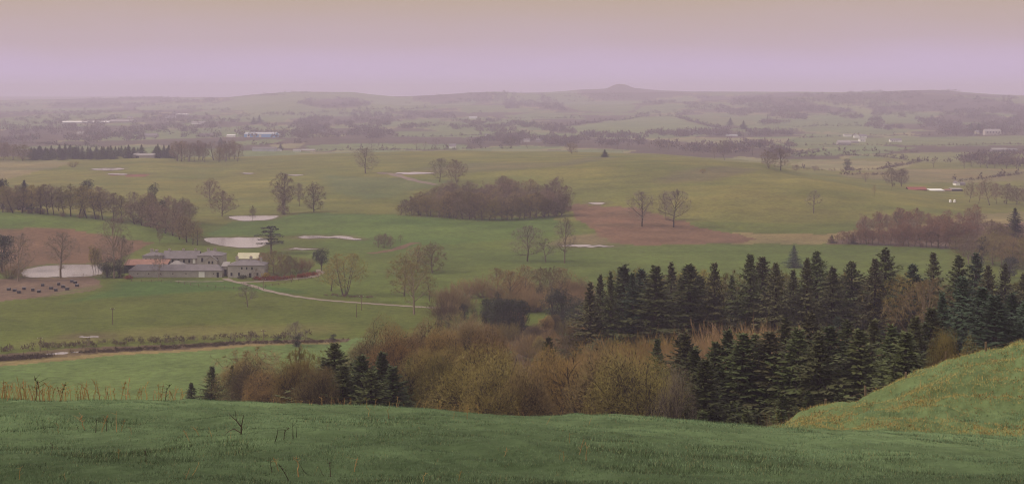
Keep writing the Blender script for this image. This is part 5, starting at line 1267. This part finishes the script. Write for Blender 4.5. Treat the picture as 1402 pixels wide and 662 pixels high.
far_b('grey_manor', 'large pale grey manor below the right ridge', 1349, 1371, 185, 5.0, 3.4, 16, wm='stone_pale', rm='slate_pale', windows=win([4, 10, 16, 22, 28], 5, 2, 3), cat='house')
far_b('yellow_house', 'small yellowish house left of the grey manor', 1336, 1341, 183.5, 2.6, 2.2, 10, wm='cream', rm='slate', cat='house')
far_b('farm_barn', 'left of two long low barns at the right valley edge', 1359, 1380, 207, 2.0, 2.2, 14, wm='slate', rm='slate_pale', cat='barn')
far_b('farm_barn', 'right of two long low barns at the right valley edge', 1380.5, 1394, 207, 1.8, 1.8, 14, wm='slate', rm='slate', cat='barn')
far_b('red_barn', 'red tin-roofed barn by the dense pair of trees', 1244, 1269, 260, 1.4, 3.2, 10, wm='opening', rm='barn_red', cat='barn')
far_b('farm_shed', 'flat white-roofed shed right of the red barn', 1274, 1293, 261.5, 1.2, 1.4, 10, style='mono', wm='render_grey', rm='white', cat='shed')
far_b('farm_shed', 'low grey shed with dark front in the farmstead', 1303, 1318, 265, 2.4, .9, 8, style='mono', wm='opening', rm='slate_pale', cat='shed')
far_b('farm_shed', 'small rust-roofed shed between the farm sheds', 1294, 1303, 263, 1.4, 1.2, 6, wm='render_grey', rm='tin_red', cat='shed')
far_b('white_house', 'white gable house with slate roof above the farmstead', 1309, 1314.5, 254, 3.2, 2.4, 10, style='gy', wm='white', rm='slate', cat='house')
far_b('slate_house_wing', 'slate-roofed wing right of the white gable house', 1314.8, 1322, 254, 2.6, 2.0, 7, wm='render_grey', rm='slate', cat='house')

# ---------------------------------------------------------------- track, drive, fences, poles, crates
def ribbon(name, pts, width, label, mat):
    P = []
    for k in range(len(pts) - 1):
        m = max(2, int(math.hypot(pts[k + 1][0] - pts[k][0], pts[k + 1][1] - pts[k][1]) / 5))
        for i in range(m): P.append((pts[k][0] + (pts[k + 1][0] - pts[k][0]) * i / m, pts[k][1] + (pts[k + 1][1] - pts[k][1]) * i / m))
    P.append(pts[-1]); G = np.array([gp(a, b) for a, b in P])
    for _ in range(2): G[1:-1] = (G[:-2] + G[1:-1] * 2 + G[2:]) / 4
    T = np.gradient(G, axis=0); T /= np.linalg.norm(T, axis=1)[:, None]; Nn = np.stack([-T[:, 1], T[:, 0]], 1)
    V = []
    for k in range(len(G)):
        wv = width * (1 + .25 * math.sin(k * 1.7))
        for s in (-.5, 0, .5):
            q = G[k] + Nn[k] * s * wv; V.append((q[0], q[1], HZ(q[0], q[1]) + .10))
    me = bpy.data.meshes.new(name)
    me.from_pydata(V, [], [(3 * k + j, 3 * k + j + 1, 3 * k + j + 4, 3 * k + j + 3) for k in range(len(G) - 1) for j in (0, 1)])
    me.materials.append(mat)
    return tag(link(name, me), label, 'track', kind='structure')
ribbon('track', [(308, 381), (315, 384.5), (330, 387), (350, 392.5), (362, 397), (400, 405), (440, 410.5), (500, 415), (550, 418.5), (590, 421), (625, 423)], 2.9, 'pale gravel track crossing the meadow from the stone buildings', M['track'])
ribbon('drive', [(330, 386.5), (370, 384.5), (400, 382), (425, 379.5), (438, 376), (440, 372.5), (436, 369)], 3.4, 'garden drive curving past the round evergreen', M['track'])
ribbon('path', [(240, 385), (270, 385.5), (306, 385)], 2.0, 'thin pale path along the front of the stone barn', M['track'])
ribbon('dirt_path', [(505, 347), (520, 345.5), (538, 342), (546, 340.5), (556, 335), (570, 332)], 5.0, 'worn pink dirt path climbing the meadow', make_mat('worn_dirt', C_EARTH, layers=[(.3, .2)]))
ribbon('dirt_path', [(520, 236), (545, 240), (570, 248), (598, 253)], 7.0, 'stony dirt path running down to the plantation', make_mat('stony_dirt', (0.20, 0.15, 0.12), layers=[(.1, .25)]))

post_me = box_mesh('post', -.06, .06, -.06, .06, -.3, 1.15)
def fence(pts, step, label, rails=2, ph=1.0, thick=1.3, rr=.035, G=None):
    G = G or [gp(a, b) for a, b in pts]; root = empty('fence', (G[0][0], G[0][1], HZ(*G[0]))); tag(root, label, 'fence')
    seg = [math.dist(G[k], G[k + 1]) for k in range(len(G) - 1)]; tot = sum(seg); n = max(2, int(tot / step)); cs = [0]
    for s in seg: cs.append(cs[-1] + s)
    Q = []
    for i in range(n + 1):
        s = tot * i / n; x = np.interp(s, cs, [g[0] for g in G]); y = np.interp(s, cs, [g[1] for g in G]); z = HZ(x, y); Q.append((x, y, z))
        p = link('post', post_me, root, M['wood_post']); p.location = (x - root.location.x, y - root.location.y, z - root.location.z); p.rotation_euler = (prng.uniform(-.06, .06), prng.uniform(-.06, .06), 0); p.scale = (thick, thick, ph * prng.uniform(.9, 1.1))
    for r_ in range(rails):
        zz = ph * (.45 + .5 * r_) ; sg = []
        for a, b in zip(Q[:-1], Q[1:]): sg.append([a[0] - root.location.x, a[1] - root.location.y, a[2] + zz - root.location.z, b[0] - root.location.x, b[1] - root.location.y, b[2] + zz - root.location.z, rr, rr])
        v, f = tubes(sg, 4); link('rail', raw_mesh('rail', v, f, 4), root, M['wood_post'])
fence([(180, 385), (240, 387), (262, 391), (300, 394), (345, 397)], 4.5, 'rail fence across the meadow below the stone barn')
fence([(345, 397), (400, 386), (436, 380)], 4.5, 'rail fence along the garden drive')
fence([(448, 374), (500, 374), (548, 374)], 5, 'straight rail fence left of the stout bare tree')
fence([(100, 377.5), (120, 377), (142, 376)], 4, 'rail fence beside the thin trunks at the flood pool')
fence([(545, 295), (600, 298), (650, 303), (700, 302), (760, 298)], 9, 'thin post fence along the front of the plantation', 1)
fence(None, 1.7, 'old post and wire fence along the crest of the mound', 1, .45, .7, .006, [at(x, 67.2) for x in (1130, 1200, 1260, 1320, 1400, 1460)])
fence([(0, 489), (100, 481), (200, 475), (340, 468)], 7, 'post fence along the dark hedge bank', 1)

def pole(px, base, top, label, arm=True):
    X, Y = gp(px, base); z = HZ(X, Y); h = (base - top) * Y / F
    root = empty('utility_pole', (X, Y, z)); tag(root, label, 'pole')
    v, f = tubes([[0, 0, -.6, 0, 0, h, .14, .10]], 7); link('pole_shaft', raw_mesh('pole_shaft', v, f, 4), root, M['wood_post'])
    if arm:
        box('cross_arm', -.9, .9, -.06, .06, h - .5, h - .36, M['wood_post'], root)
        for q in (-.8, 0, .8): box('insulator', q - .05, q + .05, -.05, .05, h - .355, h - .15, M['white'], root)
pole(154, 444, 421, 'utility pole standing in the meadow left of centre')
pole(361, 470, 451, 'utility pole at the hedge bank')
pole(495, 425, 404, 'utility pole beside the pale track')
pole(488, 434, 416, 'thin utility pole below the pale track', False)
pole(361, 396.5, 380.5, 'pale lamp-like pole at the track junction by the stone house')
pole(55, 481, 461, 'utility pole by the narrow stream')
pole(852, 209, 197, 'far pale utility pole on the hill crest', False)
pole(1221, 260, 251.5, 'white post on the brow left of the red barn', False)

crates = [(12, 396), (20, 397.5), (26, 399.8), (33, 395), (45, 396.8), (53.5, 399), (58.5, 390.2), (70, 394.4), (76.5, 397), (80.5, 388.8), (86.5, 392.5), (92, 395.5), (98.5, 384.8), (103, 386.6), (105.5, 390.8)]
WHICH = ['leftmost dark box crate on the muddy ground', 'second dark crate from the left on the mud', 'third crate from the left, lowest of the left four', 'fourth crate from the left, set slightly higher', 'fifth crate from the left, alone at mid mud', 'lowest crate near the middle of the mud', 'highest crate left of the middle on the mud',
         'crate left of the low middle pair', 'lower crate of the middle pair', 'upper crate above the middle pair', 'wide crate right of the middle of the mud', 'lowest crate of the right cluster', 'topmost crate of the right trio', 'middle crate of the right trio', 'rightmost crate of the mud, lowest of the right trio']
for (x, y), lab in zip(crates, WHICH):
    X, Y = gp(x, y + 1.2); a = prng.uniform(-.3, .3)
    c = empty('feed_crate', (X, Y, HZ(X, Y)), a); tag(c, lab + ', pale lid', 'crate', 'dark crates on the muddy ground')
    box('body', -.65, .65, -.6, .6, -.2, 1.0, M['plastic'], c)
    box('lid', -.72, .72, -.66, .66, 1.004, 1.12, M['slate'], c)
    box('runner', -.6, -.45, -.64, .64, -.25, .1, M['wood_post'], c); box('runner', .45, .6, -.64, .64, -.25, .1, M['wood_post'], c)
for k, x in enumerate((1301, 1307)):
    X, Y = gp(x, 277.5); c = empty('cattle_feeder', (X, Y, HZ(X, Y))); tag(c, '%s pale metal feeder tank on the slope below the farmstead' % ['left', 'right'][k], 'tank', 'feeder tanks below the farmstead')
    v, f = tubes([[0, 0, .3, 0, 0, 2.0, .9, .9], [0, 0, 2.0, 0, 0, 2.4, .9, .1]], 10); link('tank_body', raw_mesh('tank_body', v, f, 4), c, M['white'])
    v, f = tubes([[a, b, -.4, a, b, .4, .08, .08] for a in (-.6, .6) for b in (-.6, .6)], 4); link('stand', raw_mesh('stand', v, f, 4), c, M['wood_post'])

# low planting by the house and along the bank
def bank(name, pts, hh, n, color, label, cat='hedge', spread=1.5):
    P = np.array([gp(a, b) for a, b in pts]); seg = np.hypot(*np.diff(P, axis=0).T); cs = np.concatenate([[0], np.cumsum(seg)]); s = FR.random(n) * cs[-1]
    x = np.interp(s, cs, P[:, 0]) + FR.normal(size=n) * spread; y = np.interp(s, cs, P[:, 1]) + FR.normal(size=n) * spread
    h = hh * FR.uniform(.5, 1.1, n); V, T, c = blob_plants(x, y, h, h * FR.uniform(.9, 1.5, n), 46, np.tile(np.array(color), (n, 1)), spiky=.8)
    tag(link(name, raw_mesh(name, V, T, 3, M['far_wood'], c)), label, cat)
bank('red_hedge', [(352, 383.5), (370, 383.5), (392, 382.5)], 2.2, 70, (.20, .06, .035), 'red-brown clipped hedge in front of the garden')
bank('red_hedge', [(405, 380.5), (420, 378.5), (431, 376)], 2.2, 50, (.20, .065, .035), 'short red-brown hedge along the bend of the drive')
bank('red_bush', [(172, 382), (179, 382)], 2.2, 12, (.26, .09, .05), 'small red bush at the end of the stone barn', 'bush', .6)
bank('yellow_bush', [(362, 380), (365, 380)], 3.0, 8, (.38, .27, .05), 'small yellow flowering bush beside the stone house', 'bush', .5)
bank('wall_bush', [(325, 381.5), (336, 381.5)], 2.2, 14, (.06, .06, .035), 'dark green bush against the stone house front', 'bush', .6)
bank('bank_hedge', [(-20, 495), (60, 489)], 1.5, 150, (.075, .05, .036), 'dark thick bramble hedge at the left end of the stream bank')
bank('bank_hedge', [(112, 482.5), (200, 478), (280, 473), (350, 469)], 1.1, 380, (.085, .058, .038), 'dark bramble hedge along the middle of the stream bank')
bank('bank_hedge', [(350, 469), (400, 469), (470, 467)], 1.0, 190, (.11, .07, .045), 'low brown hedge at the right end of the stream bank')
bank('reed_fringe', [(0, 481), (130, 472), (230, 468), (330, 463), (430, 462)], 2.6, 110, (.13, .10, .06), 'thin line of brown saplings along the wet meadow edge', spread=2.5)
bank('dry_bank', [(445, 404), (470, 405.5), (500, 407), (515, 407.5)], 1.0, 60, (.17, .10, .075), 'brown mound of earth and litter under the many-stemmed tree', 'mound', 1.2)

# sedge and rushes along the water's edge
for q, (P, lev, ease) in enumerate(POOLS[:5]):
    kk = FR.integers(0, len(P), 150); f_ = FR.random(150); A_, B_ = P[kk], P[(kk + 1) % len(P)]
    E_ = A_ + (B_ - A_) * f_[:, None] + FR.normal(size=(150, 2)) * np.array([2.0, 2.5])
    hs = FR.uniform(.25, .8, 150); V, T, c = blob_plants(E_[:, 0], E_[:, 1], hs, hs * 2.2, 12, np.tile(np.array([.14, .115, .055]), (150, 1)), .9)
    tag(link('sedge', raw_mesh('sedge', V, T, 3, M['far_wood'], c)), 'brown sedge fringing the ' + POOL_SPECS[q][0], 'sedge', kind='stuff')

# ---------------------------------------------------------------- foreground turf
def blades(n, ylo, yhi, ulo, uhi, hmin, hmax, name, label, mound=False, mat='grass'):
    Y = np.exp(FR.uniform(math.log(ylo), math.log(yhi), n)); u = FR.uniform(ulo, uhi, n)
    X = u * Y
    keep = np.ones(n, bool)
    tuft = fbm(X / .9, Y / .9, 61, 3); patch = fbm(X / 4.0, Y / 4.0, 71, 3)
    keep &= FR.random(n) < np.clip(.35 + 1.6 * (tuft - .3), .15, 1)
    X, Y, tuft, patch = X[keep], Y[keep], tuft[keep], patch[keep]; n = len(X)
    Z = H0(X, Y) - .01
    h = FR.uniform(hmin, hmax, n) * (.55 + 1.1 * tuft) * (1 + .5 * (patch > .58))
    lean = FR.normal(size=(n, 3)) * .45 + np.array([.12, .1, 0]); d = lean + [0, 0, 1.0]
    w = np.clip(.0045 * Y / 22, .0045, .02) * FR.uniform(.7, 1.5, n)
    V, T = slivers(np.stack([X, Y, Z], 1), d, h, w, FR)
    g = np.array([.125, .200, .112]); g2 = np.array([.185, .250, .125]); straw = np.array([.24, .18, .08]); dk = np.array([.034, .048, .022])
    k = FR.random((n, 1)); rank = np.clip((44 - Y) / 22, 0, 1)[:, None] * .46 + np.where((tuft > .56) & (patch > .5), .3, .0)[:, None]     # rank dark tussocks, plus a darkening toward the camera painted into blade colour
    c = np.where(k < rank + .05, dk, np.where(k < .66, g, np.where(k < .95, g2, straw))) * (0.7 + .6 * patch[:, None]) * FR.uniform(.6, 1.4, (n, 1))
    if mound:
        c *= 1.12
        br = fbm((X - Y * .55) / 3.2, (Y + X * .4) / 0.9, 15, 3) + .35 * (fbm(X / 1.3, Y / 1.3, 81, 3) - .5); m = (br > .49) & (FR.random(n) < .7)
        c[m] = np.array([.50, .38, .13]) * FR.uniform(.6, 1.2, (m.sum(), 1))
    return tag(link(name, raw_mesh(name, V, T, 3, M[mat], np.repeat(c, 3, 0))), label, 'grass', kind='stuff')
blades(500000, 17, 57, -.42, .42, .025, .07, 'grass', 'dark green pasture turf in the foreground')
blades(150000, 54, 70, .13, .44, .04, .11, 'mound_grass', 'green turf with streaks of straw grass on the mound', mound=True)
nb = 1000                                                 # dead bracken and dock in streaks on the mound
Yb = FR.uniform(55, 67, nb * 4); ub = FR.uniform(.17, .42, nb * 4); Xb = ub * Yb
bm_ = fbm(Xb / 2.2 + Yb / 3.0, Yb / 1.4 - Xb / 7, 83, 4) > .56
Xb, Yb = Xb[bm_][:nb], Yb[bm_][:nb]; nb = len(Xb)
cb = np.array([.30, .20, .08]) * FR.uniform(.5, 1.3, (nb, 1)); hb = FR.uniform(.10, .34, nb)
Vb, Tb, cb2 = blob_plants(Xb, Yb, hb, hb * 1.6, 9, cb, .4)
tag(link('bracken', raw_mesh('bracken', Vb, Tb, 3, M['bracken'], cb2)), 'dead orange bracken and dock scattered over the mound', 'bracken', kind='stuff')

# dead stalks standing in the turf
def stalk_mesh(seed, n_side, curl, head):
    R = np.random.default_rng(seed); segs = []; p = np.array([0, 0, -.06]); d = np.array([R.normal() * .1, R.normal() * .1, 1.0]); pts = [p]
    for k in range(6):
        d = d + R.normal(size=3) * curl; d[2] = abs(d[2]); d /= np.linalg.norm(d); q = p + d * .18
        segs.append([*p, *q, .021 - .0024 * k, .021 - .0024 * (k + 1)]); p = q; pts.append(p)
    for k in range(n_side):
        b = pts[R.integers(2, 6)]; e = b + np.array([R.normal() * .16, R.normal() * .16, R.uniform(.05, .25)]); segs.append([*b, *e, .008, .004])
    a = tubes(segs, 4); parts = [a]
    if head:
        nh = 26; t = R.uniform(.6, 1.0, nh); pp = np.array([pts[min(int(x * 6), 6)] for x in t]) + R.normal(size=(nh, 3)) * .015
        parts.append(slivers(pp, R.normal(size=(nh, 3)) + [0, 0, .8], R.uniform(.05, .12, nh), np.full(nh, .03), R))
    mx = max(v[:, 2].max() for v, _ in parts)
    return mix_mesh('dead_stalk', [(v / mx, f) for v, f in parts])
STALKS = [stalk_mesh(s, n, c, h) for s, n, c, h in ((1, 3, .10, 1), (2, 5, .14, 1), (3, 2, .06, 0), (4, 6, .2, 1), (5, 4, .3, 0), (6, 7, .12, 0))]
def stalk(px, base, top, label, group=None, mat='stalk', v=None, Y=None, cat='dead stalk'):
    X, Y = gp(px, base) if Y is None else at(px, Y)
    h = (HY + F * (EYE - HZ(X, Y)) / Y - top) * Y / F
    o = link('dead_stalk', STALKS[prng.randrange(6) if v is None else v], None, M[mat])
    o.location = (X, Y, HZ(X, Y)); s = max(h, .1); t = min(1.6, 1.0 / s * .55) if s < .55 else 1
    o.scale = (s * t * .9, s * t * .9, s); o.rotation_euler = (prng.uniform(-.12, .12), prng.uniform(-.12, .12), prng.uniform(0, 6.28))
    return tag(o, label, cat, group)
for k in range(120):
    x = wr.uniform(0, 250) if k < 80 else wr.uniform(0, 90); d = wr.uniform(48.0, 51.5); hp = wr.choice([12, 14, 16, 20, 24, 28])
    stalk(x, None, 546 - hp + wr.uniform(-2, 6), 'short orange-brown dead stalk in the row along the left of the crest', 'stalks along the left crest', Y=d)
for k, (x, t) in enumerate([(3, 530), (22, 523), (30, 514), (47, 513), (68, 524), (82, 521), (98, 527), (112, 529), (188, 528), (225, 522), (236, 530)]):
    stalk(x, None, t, '%s tall dead stalk from the left standing above the crest' % ORD[k + 1], 'tall stalks above the left crest', 'stalk_dark' if k in (3, 5, 9) else 'stalk', Y=50)
for k in range(46):
    x = wr.uniform(352, 660); stalk(x, None, np.interp(x, [350, 560, 700], [553, 557, 566]) - wr.uniform(3, 15), 'reddish dead stalk along the middle of the crest', 'stalks along the middle crest', Y=wr.uniform(46, 50.5))
for k in range(16):
    x = wr.uniform(690, 900); stalk(x, None, np.interp(x, [690, 900], [566, 577]) - wr.uniform(3, 13), 'low dead stalk along the right of the crest', 'stalks along the right crest', Y=wr.uniform(44, 50))
for k in range(26):
    x = wr.uniform(1070, 1400); d = wr.uniform(57, 65.5); X, Y = at(x, d); b = HY + F * (EYE - HZ(X, Y)) / Y
    stalk(x, None, b - wr.uniform(6, 14), 'thin dead stalk on the face of the mound', 'stalks on the mound', Y=d)
FIELD = [(117, 588, 562, 0), (108, 590, 580, 1), (131, 592, 572, 1), (139, 591, 565, 0), (146, 590, 568, 1), (160, 591, 564, 0), (166, 590, 573, 0), (62, 588, 576, 1), (80, 592, 578, 0), (180, 594, 584, 0), (259, 603, 588, 0), (273, 596, 582, 0), (290, 597, 584, 0), (316, 600, 590, 0), (70, 620, 605, 1), (200, 632, 611, 1), (163, 628, 612, 0), (26, 656, 637, 0), (90, 658, 647, 0), (254, 655, 640, 0), (263, 650, 632, 0),
         (376, 604, 581, 1), (388, 601, 582, 1), (401, 600, 575, 1), (406, 598, 582, 1), (372, 646, 625, 1), (382, 644, 624, 0), (396, 658, 634, 1), (409, 652, 623, 0), (420, 648, 630, 1), (433, 645, 640, 0), (444, 651, 635, 1), (452, 652, 632, 1), (485, 645, 624, 0), (579, 661, 645, 0), (604, 662, 651, 1), (628, 658, 642, 0), (690, 624, 612, 0), (772, 630, 616, 0), (780, 606, 592, 0), (793, 622, 600, 0), (802, 630, 606, 0), (766, 628, 620, 0), (748, 580, 567, 0), (806, 581, 571, 0), (640, 573, 556, 0), (620, 574, 564, 0), (505, 570, 557, 0), (532, 572, 556, 0), (446, 588, 582, 1)]
FIELD.sort()
for k, (x, b, t, dk) in enumerate(FIELD):
    pos = 'left third' if x < 350 else ('centre left' if x < 520 else 'centre right')
    kn = sum(1 for q in FIELD[:k] if (('left third' if q[0] < 350 else ('centre left' if q[0] < 520 else 'centre right')) == pos)) + 1
    stalk(x, b, t, '%s dead stem from the left in the %s of the foreground turf' % (ORD[kn], pos), 'dead stems in the foreground turf', 'stalk_dark' if dk else 'stalk')
# one fallen bare branch propped in the turf
X, Y = gp(330, 594); s = Y / F
br_pts = [(0, 0, -.05), (.0, .05, 16 * s), (-4 * s, .1, 24 * s)]
segs = [[0, 0, -.05, 0, .03, 10 * s, .02, .017], [0, .03, 10 * s, -7 * s, .06, 18 * s, .017, .012], [-7 * s, .06, 18 * s, -18 * s, .1, 27 * s, .012, .005], [0, .03, 10 * s, 3 * s, .05, 26 * s, .014, .006], [-7 * s, .06, 18 * s, -8 * s, 0, 32 * s, .009, .004],
        [0, .0, 2 * s, -10 * s, .05, 7 * s, .014, .01], [-10 * s, .05, 7 * s, -17 * s, .05, 4 * s, .01, .008], [-17 * s, .05, 4 * s, -22 * s, 0, -1 * s, .008, .005]]
v, f = tubes(segs, 5); o = tag(link('fallen_branch', raw_mesh('fallen_branch', v, f, 4), None, M['stalk_dark']), 'dark forked dead branch propped in the foreground turf', 'branch'); o.location = (X, Y, HZ(X, Y))
